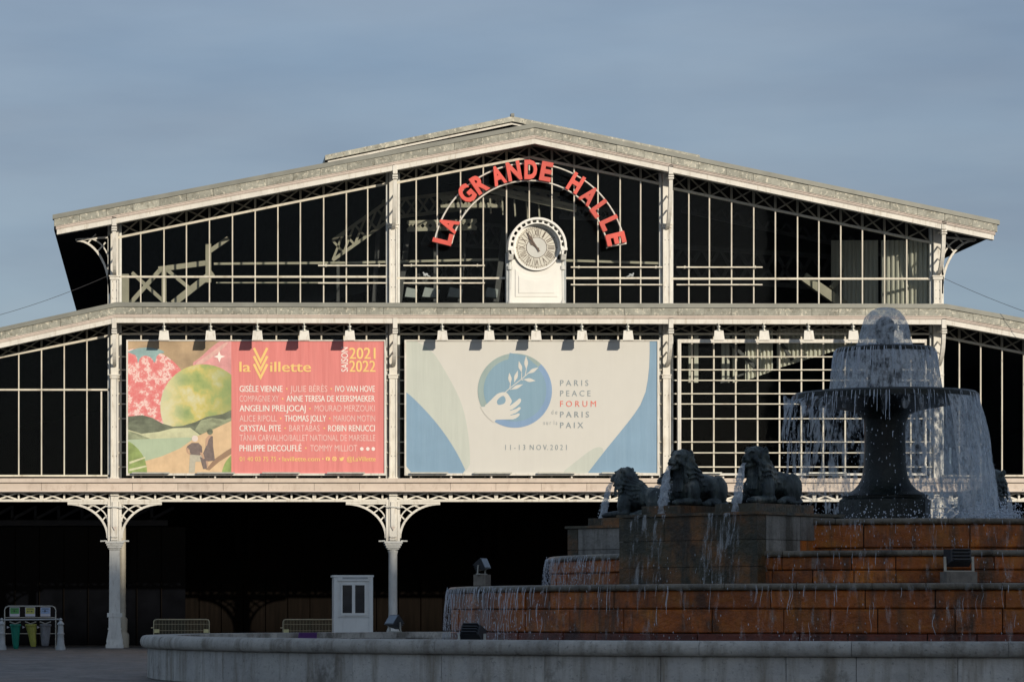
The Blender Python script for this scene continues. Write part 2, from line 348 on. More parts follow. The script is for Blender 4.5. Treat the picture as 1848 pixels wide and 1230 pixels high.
# ---------------------------------------------------------------- the hall
hall = thing('exhibition_hall', 'long iron and glass market hall with low gables and slim cast columns', 'building', (X(955), YF, GZ))
YR = 116.85                                            # front of the overhanging fascias
COL = [207, 709, 1202, 1690]
BANDS = [(0, 8, -.10, 'zincdark'), (21.5, 27.5, -.03, 'pink'), (27.5, 36.5, 0.0, 'white')]
def fascia(x0, y0, x1, y1, trim=0):
    """one straight run of eaves fascia: lip, zinc sheets, moulding, white board (photo pixels on the plane YR)"""
    for d0, d1, dy, mm in BANDS:
        a, b = x0 + (trim*d0/36 if trim > 0 else 0), x1 + (trim*d0/36 if trim < 0 else 0)
        ya = y0 + (y1-y0)*(a-x0)/(x1-x0); yb = y0 + (y1-y0)*(b-x0)/(x1-x0)
        mb = MB(); P = [(X(a,YR), Z(ya+d0,YR)), (X(b,YR), Z(yb+d0,YR)), (X(b,YR), Z(yb+d1,YR)), (X(a,YR), Z(ya+d1,YR))]
        mb.prism(P, YR+dy, YR+.30)
        mb.build({'zincdark': 'roof_edge', 'pink': 'moulding', 'white': 'fascia_board'}[mm], M[mm], hall)
        if mm == 'pink':                               # two fine ledges on the moulding
            for q, th, pr in ((22.5, .8, .035), (25.2, .8, .025)):
                MB().prism([(X(a,YR), Z(ya+q,YR)), (X(b,YR), Z(yb+q,YR)), (X(b,YR), Z(yb+q+th,YR)), (X(a,YR), Z(ya+q+th,YR))], YR+dy-pr, YR+dy).build('ledge', M['pink'], hall)
    n = max(1, round(abs(x1-x0)/48)); g = .25
    for i in range(n):
        a = x0 + (x1-x0)*i/n + (g if i else (trim*.3 if trim > 0 else 0)); b = x0 + (x1-x0)*(i+1)/n - g
        if i == n-1 and trim < 0: b += trim*.3
        ya = y0 + (y1-y0)*(a-x0)/(x1-x0); yb = y0 + (y1-y0)*(b-x0)/(x1-x0); j = random.uniform(-.012, .012)
        MB().prism([(X(a,YR), Z(ya+8.2,YR)), (X(b,YR), Z(yb+8.2,YR)), (X(b,YR), Z(yb+21.3,YR)), (X(a,YR), Z(ya+21.3,YR))], YR-.05+j, YR+.28).build('zinc_sheet', M['zinc'], hall)
fascia(95, 388, 965, 222.5, 10); fascia(965, 222.5, 1803, 398, -12)
fascia(209, 545.5, 1706, 548.5)
fascia(-340, 665, 209, 545.5); fascia(1706, 548.5, 2300, 657)
# roof shells
def roof(pts, th, y0, y1, name='roof', m='soffit', Yp=YR):
    P = [(X(a,Yp), Z(b,Yp)) for a, b in pts]; Q = [(X(a,Yp), Z(b+th,Yp)) for a, b in reversed(pts)]
    return MB().prism(P + Q, y0, y1).build(name, M[m], hall)
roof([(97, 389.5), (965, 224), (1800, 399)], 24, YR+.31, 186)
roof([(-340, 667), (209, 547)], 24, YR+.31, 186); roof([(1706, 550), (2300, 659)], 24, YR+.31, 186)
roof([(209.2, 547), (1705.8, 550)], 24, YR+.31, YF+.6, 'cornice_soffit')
# ridge lantern set back on the roof
YL = 125.4
roof([(587, 280), (925, 210), (1263, 280)], 9, YL, 180, 'lantern_roof', 'zinc', YL)
roof([(592, 290), (925, 220.5), (1258, 290)], 3.5, YL+.12, YL+.3, 'lantern_trim', 'white', YL)
MB().prism([(X(600,YL), Z(291.5,YL)), (X(925,YL), Z(224,YL)), (X(1250,YL), Z(291.5,YL)), (X(1250,YL), Z(330,YL)), (X(600,YL), Z(330,YL))], YL+.5, 179).build('lantern_wall', M['dark'], hall)
MB().box(X(922,YL), X(928,YL), YL-.05, YL+.3, Z(210,YL), Z(205,YL)).build('finial', M['zincdark'], hall)

# enclosing dark walls of the interior
zc, zdk, zlat = Z(560), Z(866), Z(904)
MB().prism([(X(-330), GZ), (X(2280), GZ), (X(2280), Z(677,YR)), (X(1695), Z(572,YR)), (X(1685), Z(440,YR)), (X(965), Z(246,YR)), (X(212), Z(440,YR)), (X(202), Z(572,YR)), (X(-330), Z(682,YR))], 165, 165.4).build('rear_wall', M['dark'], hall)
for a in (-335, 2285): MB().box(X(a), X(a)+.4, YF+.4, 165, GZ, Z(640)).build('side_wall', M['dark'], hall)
for a, s in ((COL[0], 1), (COL[3], -1)):
    MB().box(X(a)-.1, X(a)+.1, YF+5, 165, zc, Z(410)).build('clerestory_wall', M['dark'], hall)
MB().box(X(-335), X(2295), YF+.3, 165, Z(880), Z(868)).build('gallery_floor', M['dark'], hall)
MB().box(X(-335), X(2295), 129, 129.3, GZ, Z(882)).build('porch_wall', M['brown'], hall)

# rake truss lines (photo pixels on the facade plane)
def lerp(tab, x):
    for (a, b), (c, d) in zip(tab, tab[1:]):
        if a <= x <= c: return b + (d-b)*(x-a)/(c-a)
    return tab[0][1] if x < tab[0][0] else tab[-1][1]
RAIL = [(207, 430), (702, 331), (716, 330), (913, 292), (957, 284), (996, 292), (1197, 333), (1214, 340), (1360, 371), (1656, 433), (1690, 440)]
SOF = [(95, 424), (965, 262), (1803, 432)]
def soff(x): return lerp(SOF, x)
BL = [213.5, 254, 296, 336.5, 378, 419.5, 460.5, 501.5, 542, 584, 625, 663.5, 702]
BM = [716, 751, 789, 831, 872, 914, 955, 996, 1036, 1079, 1119, 1156, 1196]
BR = [1210, 1243, 1280, 1320, 1360, 1399, 1439, 1477.5, 1517, 1556, 1596, 1636, 1682]
zs = Z(551)
def vbar(px, zb, zt, w=.046, d=.09, name='mullion', m='mullion', Y=YF, parent=None):
    return MB().box(X(px,Y)-w/2, X(px,Y)+w/2, Y-d/2, Y+d/2, zb, zt).build(name, M[m], parent or hall)
def hbar(x0, x1, y0, y1=None, w=.052, d=.09, name='transom', m='mullion', Y=YF, parent=None):
    y1 = y0 if y1 is None else y1
    return MB().bar((X(x0,Y), Y, Z(y0,Y)), (X(x1,Y), Y, Z(y1,Y)), w, d).build(name, M[m], parent or hall)
def pane(a, b, zb, zta, ztb):
    MB().prism([(X(a), zb), (X(b), zb), (X(b), ztb), (X(a), zta)], YF+.015, YF+.027).build('pane', M['glass'], hall)
def xbrace(a, b, ta, tb, ba, bb, w=.055, Y=YF+.3, post=True, m='beige', dbl=False):
    """one lattice cell between two mullions: X bracing with a post, top edge ta..tb, bottom ba..bb (pixels)"""
    mb = MB(); xm = (a+b)/2
    def P(t, top): 
        y = (ta+(tb-ta)*t) if top else (ba+(bb-ba)*t)
        return (X(a+(b-a)*t, Y), Y, Z(y, Y))
    segs = [(0, .5), (.5, 1)] if dbl else [(0, 1)]
    for s0, s1 in segs:
        p, q, r_, s_ = P(s0+.02, 0), P(s1-.02, 1), P(s0+.02, 1), P(s1-.02, 0)
        mb.bar(p, q, w, .05); mb.bar((r_[0], Y+.06, r_[2]), (s_[0], Y+.06, s_[2]), w, .05)
    if post: mb.bar(P(1, 0), P(1, 1), w*1.5, .10)
    return mb.build('lattice_brace', M[m], hall)
TR = {0: 499.5, 1: 502, 2: 503}
for bi, B in enumerate((BL, BM, BR)):
    for i, (a, b) in enumerate(zip(B, B[1:])):
        if i > 0: vbar(a, zs, Z(lerp(RAIL, a)))
        zr = Z(TR[bi])
        pane(a, b, zs, zr, zr); pane(a, b, zr+.001, Z(lerp(RAIL, a)), Z(lerp(RAIL, b)))
        xbrace(a, b, soff(a), soff(b), lerp(RAIL, a), lerp(RAIL, b), post=(i < len(B)-2))
    hbar(B[0], B[-1], TR[bi], w=.075, d=.13)
for p, q in zip(RAIL, RAIL[1:]):
    if q[0]-p[0] > 20: hbar(p[0], q[0], p[1], q[1], .085, .14, 'top_rail', 'mullion')
for p, q in zip(SOF, SOF[1:]):
    hbar(max(p[0], 207), min(q[0], 1690), soff(max(p[0], 207)), soff(min(q[0], 1690)), .10, .2, 'top_chord', 'beige', YF+.3)
for a, b in ((574, 698), (728, 875), (1030, 1197), (1221, 1376)):
    dy = 3*(a > 1000) + 1
    hbar(a, b, 478+dy, w=.05, d=.05, name='guard_rail', Y=YF-.16); hbar(a, b, 509.5+dy, w=.05, d=.05, name='guard_rail', Y=YF-.16)
    for q in (a+14, b-14): MB().box(X(q)-.02, X(q)+.02, YF-.15, YF, Z(481+dy), Z(476+dy)).build('rail_bracket', M['mullion'], hall)

# columns, consoles and posts of the upper storeys
def console(px, ytop, ybot, ylow):
    """post in front of the fascia and curved bracket back to the column"""
    x = X(px); xr = x
    zt, zb, zl = Z(ytop, YR), Z(ybot, YR), Z(ylow)
    MB().box(xr-.085, xr+.085, YR-.03, YR+.14, zb, zt).build('bracket_post', M['white'], hall)
    for q in (0, .09): MB().box(xr-.10, xr+.10, YR-.05, YR+.14, zb-.10-q, zb-.04-q).build('ledge', M['white'], hall)
    n = 10; out = []; inn = []
    for i in range(n+1):
        t = i/n; y = YR+.02 + (YF-.22-YR)*(1-math.cos(t*math.pi/2)); z = zb-.2 + (zl-zb+.2)*math.sin(t*math.pi/2)
        out.append((y, z)); inn.append((y+.14+.02*t, z+.06*(1-t)))
    MB().side(out + inn[::-1], x-.07, x+.07).build('bracket', M['white'], hall)
    mb = MB()
    for t in (.3, .55, .8):
        a = out[int(t*n)]; mb.bar((x, a[0]+.1, a[1]+.03), (x, YF-.1, a[1]+.42*(1.15-t)), .05, .04)
    mb.bar((x, YR+.1, zb-.05), (x, YF-.1, zb-.05), .06, .06)
    mb.build('bracket_strut', M['white'], hall)
def pilaster(px, yb, yt, ycap, w=.30):
    x = X(px); c = MB().box(x-w/2, x+w/2, YF-.20, YF+.16, Z(yb), Z(yt)).build('column', M['white'], hall)
    MB().box(x-w/2-.035, x+w/2+.035, YF-.25, YF+.1, Z(ycap+7), Z(ycap+2)).build('capital', M['white'], c)
    MB().box(x-w/2-.07, x+w/2+.07, YF-.29, YF+.1, Z(ycap+2), Z(ycap)).build('capital', M['white'], c)
    for s in (-1, 1):                                   # raised side strips leave a sunk panel between them
        MB().box(x+s*(w/2-.03)-.03, x+s*(w/2-.03)+.03, YF-.235, YF-.2, Z(yb-1), Z(ycap+8)).build('strip', M['white'], c)
        MB().box(x+s*(w/2+.07)-.045, x+s*(w/2+.07)+.045, YF-.06, YF+.14, Z(yb), Z(yt)).build('strip', M['pale'], c)
    for q in (.22, .5, .8):
        zz = Z(yb) + (Z(ycap)-Z(yb))*q
        for s in (-.07, .07): MB().box(x+s-.012, x+s+.012, YF-.225, YF-.2, zz-.012, zz+.012).build('bolt', M['darksteel'], c)
    MB().box(x-w/2-.03, x+w/2+.03, YF-.24, YF+.1, Z(yb), Z(yb-3)).build('base', M['white'], c)
for i, px in enumerate(COL):
    yt = soff(px)
    pilaster(px, 551, yt+2, 405 if 0 < i < 3 else 498)
    console(px, yt-12, yt+4, min(yt+105, 498))
    pilaster(px, 864, 584, 676)
    console(px, 574, 592, 662)
def eave_bracket(px, s):
    """lattice bracket carrying the side eaves"""
    pts = []; n = 14; x0 = X(px) + s*.2
    for i in range(n+1):
        t = i/n*math.pi/2; pts.append((x0 + s*1.25*(1-math.cos(t)), Z(528) + (Z(434)-Z(528))*math.sin(t)))
    mb = MB()
    for p, q in zip(pts, pts[1:]): mb.bar((p[0], YF, p[1]), (q[0], YF, q[1]), .08, .12)
    mb.bar((x0, YF, Z(428)), (x0 + s*1.3, YF, Z(433)), .07, .12)
    mb.bar((x0, YF, Z(530)), (x0, YF, Z(425)), .09, .12)
    for t, u in ((.35, .2), (.6, .45), (.8, .72)):
        i = int(t*n); a = pts[i]; mb.bar((a[0], YF, a[1]), (a[0]-s*.32, YF, a[1]+.36), .05, .06)
    ip = [(x0 + s*.85*(1-math.cos(i/8*math.pi/2)), Z(480) + (Z(430)-Z(480))*math.sin(i/8*math.pi/2)) for i in range(9)]
    for p, q in zip(ip, ip[1:]): mb.bar((p[0], YF, p[1]), (q[0], YF, q[1]), .05, .08)
    mb.build('eaves_bracket', M['white'], hall)
eave_bracket(COL[0], -1); eave_bracket(COL[3], 1)

# middle storey: truss under the cornice, glazing behind the billboards, open bay, aisles
for bi, (a, b) in enumerate(((214, 702), (716, 1195), (1209, 1683))):
    n = 12; xs = [a + (b-a)*i/n for i in range(n+1)]
    for i in range(n):
        xbrace(xs[i], xs[i+1], 585, 585, 600, 600, .05, post=(i < n-1), m='beige')
        if i > 0: vbar(xs[i], Z(861), Z(602), .055)
        pane(xs[i], xs[i+1], Z(861), Z(602), Z(602))
    hbar(a, b, 602.5, w=.07, d=.12, name='top_rail')
    hbar(a, b, 584.5, w=.07, d=.16, name='top_chord', m='beige')
    for y in (643.5, 667, 686, 710, 728.5, 755, 797, 816.5, 842): hbar(a, b, y, w=.042, d=.06, Y=YF-.10)
def aisle(xs, ytop, sof, tr):
    for i, (a, b) in enumerate(zip(xs, xs[1:])):
        if i > 0: vbar(a, Z(859), Z(ytop(a)))
        if tr: pane(a, b, Z(859), Z(tr), Z(tr)); pane(a, b, Z(tr)+.001, Z(ytop(a)), Z(ytop(b)))
        else: pane(a, b, Z(859), Z(ytop(a)), Z(ytop(b)))
        xbrace(a, b, sof(a), sof(b), ytop(a), ytop(b), post=True)
    hbar(xs[0], xs[-1], ytop(xs[0]), ytop(xs[-1]), .085, .14, 'top_rail'); hbar(xs[0], xs[-1], sof(xs[0]), sof(xs[-1]), .09, .2, 'top_chord', 'beige', YF+.3)
    hbar(xs[0], xs[-1], 858, w=.07, d=.12)
    if tr: hbar(xs[0], xs[-1], tr, w=.07, d=.12)
aisle([-290] + [-250 + 41*i for i in range(7)] + [34, 75, 116, 157, 200], lambda x: 605 + (200-x)*.197, lambda x: 583 + (203-x)*.2175, 703)
aisle([1697, 1731, 1769.5, 1808, 1847] + [1886 + 39*i for i in range(8)], lambda x: 607 + (x-1697)*.2, lambda x: 584 + (x-1700)*.183, None)
vbar(183, Z(858), Z(706), .06)

# deck girder between the storeys
YD = YF - .42
xs = [-253 + 82*i for i in range(32)]
for a, b in zip(xs, xs[1:]):
    MB().box(X(a,YD)+.006, X(b,YD)-.006, YD, YD+.3, Z(885.5,YD), Z(871,YD)).build('fascia_panel', M['deck'], hall)
MB().box(X(-335), X(2290), YD-.10, YF+.3, Z(871), Z(863.5)).build('deck_ledge', M['deck'], hall)
MB().box(X(-335), X(2290), YD-.05, YD, Z(887,YD), Z(884.5,YD)).build('moulding', M['pink'], hall)
MB().box(X(-335), X(2290), YD+.31, YF+.3, Z(887), Z(871.5)).build('deck_beam', M['dark'], hall)
MB().box(X(-335), X(2290), YF-.12, YF+.10, Z(905), Z(900.5)).build('bottom_chord', M['white'], hall)
MB().box(X(-335), X(2290), YF-.08, YF+.06, Z(889.5), Z(887)).build('top_chord', M['white'], hall)
lx = [-253 + 41*i for i in range(62)]
for i, (a, b) in enumerate(zip(lx, lx[1:])):
    mb = MB(); t, u = Z(889), Z(901)
    mb.bar((X(a)+.05, YF, u), (X(b)-.05, YF, t), .06, .05); mb.bar((X(a)+.05, YF-.04, t), (X(b)-.05, YF-.04, u), .06, .05)
    mb.box(X(b)-(.07 if i % 2 else .035), X(b)+(.07 if i % 2 else .035), YF-.09, YF+.05, u, t)
    mb.build('lattice_brace', M['white'], hall)

# ground storey columns with lattice spandrels
def ground_column(px, kind):
    x = X(px); z0 = GZ; zt = Z(976)
    c = MB()
    if kind == 'square':
        w = .21
        c.prism([(x-w, z0+1.3), (x+w, z0+1.3), (x+w*.93, Z(992)), (x-w*.93, Z(992))], YF-w, YF+w)
        shaft = c.build('column_shaft', M['pale'], hall)
        for q, h, e in ((0, .14, .13), (.14, .12, .10), (.70, .06, .05), (1.18, .16, .075)):
            MB().box(x-w-e, x+w+e, YF-w-e, YF+w+e, z0+q, z0+q+h).build('base_moulding', M['pale'], shaft)
        MB().prism([(x-w-.11, z0+.26), (x+w+.11, z0+.26), (x+w+.02, z0+.70), (x+w+.02, z0+1.2), (x-w-.02, z0+1.2), (x-w-.02, z0+.70)], YF-w-.06, YF+w+.06).build('base', M['pale'], shaft)
        for s in (-.11, .11): MB().box(x+s-.02, x+s+.02, YF-w-.015, YF-w+.01, z0+1.45, Z(1005)).build('strip', M['pale'], shaft)
    else:
        pr = [(.30, z0), (.30, z0+.15), (.26, z0+.2), (.25, z0+.65), (.19, z0+.8), (.23, z0+.88), (.25, z0+1.0), (.23, z0+1.1), (.17, z0+1.16), (.165, Z(1000)), (.18, Z(997)), (.20, Z(994)), (.165, Z(991)), (.165, Z(985))]
        shaft = c.lathe(pr, (x, YF), 24).build('column_shaft', M['pale'], hall, smooth=40)
    for (e, a, b) in ((.22, 991, 988), (.27, 988, 984), (.31, 984, 980), (.35, 980, 976)):
        MB().box(x-e, x+e, YF-e, YF+e, Z(a), Z(b)).build('capital', M['pale'], shaft)
    up = MB().box(x-.15, x+.15, YF-.16, YF+.16, zt, Z(889)).build('upper_shaft', M['white'], hall)
    MB().box(x-.085, x+.085, YF-.215, YF-.16, Z(950), Z(905)).build('panel', M['white'], up)
    MB().prism([(x-.085, Z(950)), (x, Z(957)), (x+.085, Z(950))], YF-.21, YF-.16).build('panel_tip', M['pink'], up)
    for q, e in ((888, .19), (892, .16), (967, .12), (972, .13)):
        MB().box(x-e, x+e, YF-.24, YF-.1, Z(q+2.2), Z(q)).build('ledge', M['white'], up)
    for s in (-1, 1):
        MB().box(x+s*.215-.05, x+s*.215+.05, YF-.12, YF+.12, zt, Z(905)).build('strip', M['white'], up)
        MB().tube([(x+s*.3, YF-.1, Z(975.5)), (x+s*.55, YF-.1, Z(976))], .03, 6).build('peg', M['pale'], up)
        mb = MB(); n = 16; x0 = x + s*.27; zb, ztop = Z(970), Z(908.5); wx = X(794)-X(709)-.27
        def A(t, k=0):                                  # quarter-ellipse rib, k moves inwards
            a = t*math.pi/2; return (x0 + s*(wx-k*1.1)*(1-math.cos(a)) if k == 0 else x0 + s*(wx*.62)*(1-math.cos(a)), zb + (ztop-zb)*math.sin(a) if k == 0 else zb+.62 + (ztop-zb-.62)*math.sin(a))
        P = [A(i/n) for i in range(n+1)]
        for p, q in zip(P, P[1:]): mb.bar((p[0], YF, p[1]), (q[0], YF, q[1]), .085, .16)
        P2 = [A(i/n, 1) for i in range(n+1)]
        for p, q in zip(P2[:], P2[1:]): mb.bar((p[0], YF, p[1]), (q[0], YF, q[1]), .05, .08)
        for t in (.34, .52, .68):
            a = A(t); k2 = .50 if t > .6 else .58
            mb.bar((a[0], YF+.03, a[1]), (a[0]-s*k2, YF+.03, min(a[1]+k2*1.05, Z(907))), .05, .07) if a[0]*s - k2 > x0*s - .1 else mb.bar((a[0], YF+.03, a[1]), (x0, YF+.03, a[1]+abs(a[0]-x0)*1.05), .05, .07)
        mb.box(min(x0, x0+s*wx), max(x0, x0+s*wx), YF-.1, YF+.08, Z(909.5), Z(905.3))
        mb.build('spandrel', M['white'], hall)
    mb = MB().tube([(x-.35, YF-.27, Z(913.5)), (x+.35, YF-.27, Z(915.5))], .022, 6); mb.build('tie_rod', M['pale'], up)
for px, kd in ((-297, 'round'), (207, 'square'), (709, 'round'), (1202, 'round'), (1690, 'square'), (2180, 'round')): ground_column(px, kd)
# second row of columns and fittings inside the porch
def inner_column(x, y): MB().lathe([(.28, GZ), (.28, GZ+.5), (.2, GZ+.6), (.22, GZ+1.1), (.15, GZ+1.2), (.15, Z(882))], (x, y), 16).build('inner_column', M['beige'], hall, smooth=40)
for px in (207, 1690): inner_column(X(px)+.25, YF+2.2)
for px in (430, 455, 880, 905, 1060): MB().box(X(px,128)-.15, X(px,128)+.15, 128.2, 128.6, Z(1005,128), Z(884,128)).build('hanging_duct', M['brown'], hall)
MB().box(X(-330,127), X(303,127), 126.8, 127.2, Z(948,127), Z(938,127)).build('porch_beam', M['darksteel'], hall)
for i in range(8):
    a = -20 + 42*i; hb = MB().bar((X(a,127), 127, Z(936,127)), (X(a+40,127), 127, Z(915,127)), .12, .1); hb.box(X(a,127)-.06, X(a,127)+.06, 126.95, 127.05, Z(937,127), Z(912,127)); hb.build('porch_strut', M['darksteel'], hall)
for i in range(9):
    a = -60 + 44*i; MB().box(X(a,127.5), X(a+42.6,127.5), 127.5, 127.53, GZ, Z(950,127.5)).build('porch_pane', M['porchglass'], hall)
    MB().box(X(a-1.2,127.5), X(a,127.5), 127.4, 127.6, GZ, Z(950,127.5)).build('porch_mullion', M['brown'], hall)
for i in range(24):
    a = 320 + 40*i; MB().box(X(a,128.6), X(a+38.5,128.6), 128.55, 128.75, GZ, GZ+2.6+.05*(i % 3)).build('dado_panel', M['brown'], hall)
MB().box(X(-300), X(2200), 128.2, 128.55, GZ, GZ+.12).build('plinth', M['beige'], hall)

# interior ironwork seen through the glass
def beam(p, q, w, name='interior_strut', m='beige', d=None): return MB().bar(p, q, w, d or w).build(name, M[m], hall)
YI = YF + 2.6
def I(px, py, Y=YI): return (X(px, Y), Y, Z(py, Y))
beam(I(312, 548), I(384, 492), .26); beam(I(238, 492), I(300, 548), .14); beam(I(236, 546), I(290, 486), .17); beam(I(300, 486), I(342, 520), .14)
beam(I(286, 486), I(378, 474), .20); beam(I(376, 510), I(376, 440), .22); beam(I(376, 455), I(412, 430), .17); beam(I(225, 560), I(225, 495), .34); beam(I(296, 560), I(296, 488), .18)
beam(I(386, 476), I(640, 474), .09, 'tie_rod'); beam(I(640, 474), I(900, 468), .09, 'tie_rod'); beam(I(1020, 470), I(1190, 475), .09, 'tie_rod'); beam(I(390, 510), I(690, 510), .05, 'tie_rod')
def lattice(px0, py0, px1, py1, Y, h, n, m='beige', w=.09):
    mb = MB(); a, b = Vector(I(px0, py0, Y)), Vector(I(px1, py1, Y)); u = Vector((0,0,h))
    mb.bar(a, b, w*1.4, .12); mb.bar(a+u, b+u, w*1.4, .12)
    for i in range(n):
        p, q = a.lerp(b, i/n), a.lerp(b, (i+1)/n)
        mb.bar(p, q+u, w, .06); mb.bar(p+u, q, w, .06)
    mb.build('interior_truss', M[m], hall)
lattice(600, 470, 720, 385, YF+5, .8, 6); lattice(690, 395, 880, 372, YF+6, .7, 9); lattice(760, 440, 905, 446, YF+9, .9, 7, 'darksteel'); lattice(830, 360, 1060, 330, YF+10, 1.1, 9, 'darksteel', .12)
lattice(850, 335, 1010, 362, YF+8, .25, 8); lattice(720, 512, 905, 508, YF+9, .9, 8, 'darksteel'); lattice(1200, 500, 1500, 520, YF+9, 1.3, 9, 'darksteel', .14); lattice(240, 420, 640, 330, YF+8, .9, 14, 'darksteel')
lattice(872, 343, 1040, 380, YF+2.6, .16, 8); lattice(795, 372, 905, 372, YF+3.2, .35, 8); lattice(735, 415, 860, 412, YF+3.4, .3, 9); lattice(1010, 392, 1120, 398, YF+3.5, .4, 7, 'darksteel')
for i in range(6): beam(I(884+22*i, 352+4*i, YF+2.9), I(886+22*i, 385+3*i, YF+2.9), .06, 'interior_post')
lattice(1230, 380, 1640, 470, YF+6, .9, 14, 'darksteel')
for i in range(7):
    a = 610 + 55*i + 10*(i % 2); beam(I(a, 545, YF+7), I(a+8*(i % 3), 420-10*(i % 2), YF+7), .12 + .05*(i % 3), 'interior_post', 'darksteel')
beam(I(1450, 500, YF+4), I(1530, 556, YF+4), .36); beam(I(1500, 520, YF+4), I(1535, 478, YF+4), .2)
for px, w in ((742, .5), (778, .7), (822, .6), (888, .5)):   # hanging equipment cases
    MB().prism([(X(px,YF+4)-w/2, Z(535,YF+4)), (X(px,YF+4)+w/2*.8, Z(537,YF+4)), (X(px,YF+4)+w/2, Z(522,YF+4)), (X(px,YF+4)-w/2*.7, Z(518,YF+4))], YF+4, YF+4.5).build('hanging_lamp_case', M['bollard'], hall)
def corrugated(p, q, zb0, zb1, zt0, zt1, n, dep=.10, name='corrugated_wall'):
    mb = MB(); p = Vector((p[0], p[1], 0)); q = Vector((q[0], q[1], 0)); a = (q-p)/n; nn = Vector((a.y, -a.x, 0)).normalized()*dep
    vs = []
    for i in range(n):
        for t, s in ((0, 0), (.32, 0), (.5, 1), (.82, 1)):
            w = p + a*(i+t) + nn*s; zt = zt0 + (zt1-zt0)*(i+t)/n; zb = zb0 + (zb1-zb0)*(i+t)/n
            vs += [(w.x, w.y, zb), (w.x, w.y, zt)]
    m = len(vs)//2
    mb.add(vs, [(2*j, 2*j+2, 2*j+3, 2*j+1) for j in range(m-1)])
    return mb.build(name, M['clad'], hall, recalc=False)
corrugated((X(1590, YF+1.5), YF+1.5), (X(1684, YF+.35), YF+.35), zc, zc, Z(425), Z(432), 11)
corrugated((X(1500, YF+5.0), YF+5.0), (X(1590, YF+1.5), YF+1.5), zc, zc, Z(405), Z(425), 12)
corrugated((X(1345, YF+1.3), YF+1.3), (X(1395, YF+1.3), YF+1.3), Z(682), Z(664), Z(588), Z(588), 7)  # this pair's slanted lower edge stands in for a shadow line across the cladding
corrugated((X(1402, YF+1.3), YF+1.3), (X(1560, YF+1.1), YF+1.1), Z(660), Z(612), Z(588), Z(588), 20)
for a, b, w in ((1335, 640, .05), (1300, 690, .08)): beam(I(a, b, YF+1.4), I(a+160, b-60, YF+1.4), w, 'interior_strut', 'darksteel')
beam(I(1312, 612, YF+1.2), I(1370, 670, YF+1.2), .12, 'interior_strut', 'darksteel'); beam(I(1405, 612, YF+1.2), I(1430, 650, YF+1.2), .12, 'interior_strut', 'darksteel')
for a in (1246, 1256, 1306, 1312, 1326): beam(I(a, 690, YF+1.8), I(a, 606, YF+1.8), .16, 'interior_post', 'clad')

# ---------------------------------------------------------------- text
def text_mesh(s, bold=0.0, ext=0.0):
    cu = bpy.data.curves.new('t', 'FONT'); cu.body = s; cu.size = 1; cu.offset = bold; cu.extrude = ext; cu.resolution_u = 3
    cu.fill_mode = 'BOTH' if ext else 'FRONT'
    ob = bpy.data.objects.new('t', cu); C.objects.link(ob)
    bpy.context.view_layer.update()
    dg = bpy.context.evaluated_depsgraph_get()
    me = bpy.data.meshes.new_from_object(ob.evaluated_get(dg))
    bpy.data.objects.remove(ob); bpy.data.curves.remove(cu)
    for v in me.vertices: v.co = Vector((v.co.x, -v.co.z, v.co.y))
    return me
CAPH = max(v.co.z for v in text_mesh('H').vertices)
def put_text(s, x0, x1, ytop, ybase, Y, m, parent, bold=.0, name='lettering', rot=0):
    """flat print: string stretched between pixel columns x0..x1, capitals from ytop to ybase"""
    base = text_mesh(s); xs = [v.co.x for v in base.vertices]; a, b = min(xs), max(xs)
    w = wloc(parent); vs = []; fs = []
    for k in range(1 if bold < .01 else 3):             # strokes thickened by overprinting
        o = len(vs); d = k*bold*.9; y = Y - .0012*k - w.y
        for v in base.vertices:
            if rot == 0:
                kx = (X(x1,Y)-X(x0,Y))/(b-a); kz = (Z(ytop,Y)-Z(ybase,Y))/CAPH
                vs.append((X(x0,Y) + (v.co.x-a+d-bold*.9)*kx - w.x, y, Z(ybase,Y) + v.co.z*kz - w.z))
            else:                                       # reads upwards
                kz = (Z(ytop,Y)-Z(ybase,Y))/(b-a); kx = (X(x1,Y)-X(x0,Y))/CAPH
                vs.append((X(x1,Y) - v.co.z*kx - w.x, y, Z(ybase,Y) + (v.co.x-a+d)*kz - w.z))
        fs += [tuple(o+i for i in p.vertices) for p in base.polygons]
    me = bpy.data.meshes.new(name); me.from_pydata(vs, [], fs); me.update()
    return link(name, me, m, parent)

# ---------------------------------------------------------------- arched sign
YS = YF - .75
sg = thing('arched_sign', 'red capital letters on an arched rail reading LA GRANDE HALLE above the clock', 'sign', (X(956,YS), YS, Z(469,YS)))
def letter(ch, px, py, hpx=34, wpx=23):
    dx, dy = px-956, 469-py; th = math.atan2(dx, dy)
    me = text_mesh(ch, .045, .09); xs = [v.co.x for v in me.vertices]; zz = [v.co.z for v in me.vertices]
    cx, cz = (min(xs)+max(xs))/2, (min(zz)+max(zz))/2; s = YS/FPX
    kx = wpx*s/(max(xs)-min(xs)); kz = hpx*s/(max(zz)-min(zz))
    for v in me.vertices: v.co = Vector(((v.co.x-cx)*kx, v.co.y, (v.co.z-cz)*kz))
    o = link('letter', me, M['red'], sg, (dx*s, 0, dy*s)); o.rotation_euler = (0, th, 0)
for ch, px, py, w in (('L', 799, 430, 21), ('A', 809.5, 405, 25), ('G', 841.5, 350, 25), ('R', 865, 332, 24), ('A', 898, 317, 24), ('N', 927, 309, 25), ('D', 957.5, 306.5, 23), ('E', 985.5, 310, 21), ('H', 1038.5, 331, 23), ('A', 1063.5, 353, 25), ('L', 1083, 377, 20), ('L', 1100, 403, 20), ('E', 1111, 431, 21)): letter(ch, px, py, 35, w)
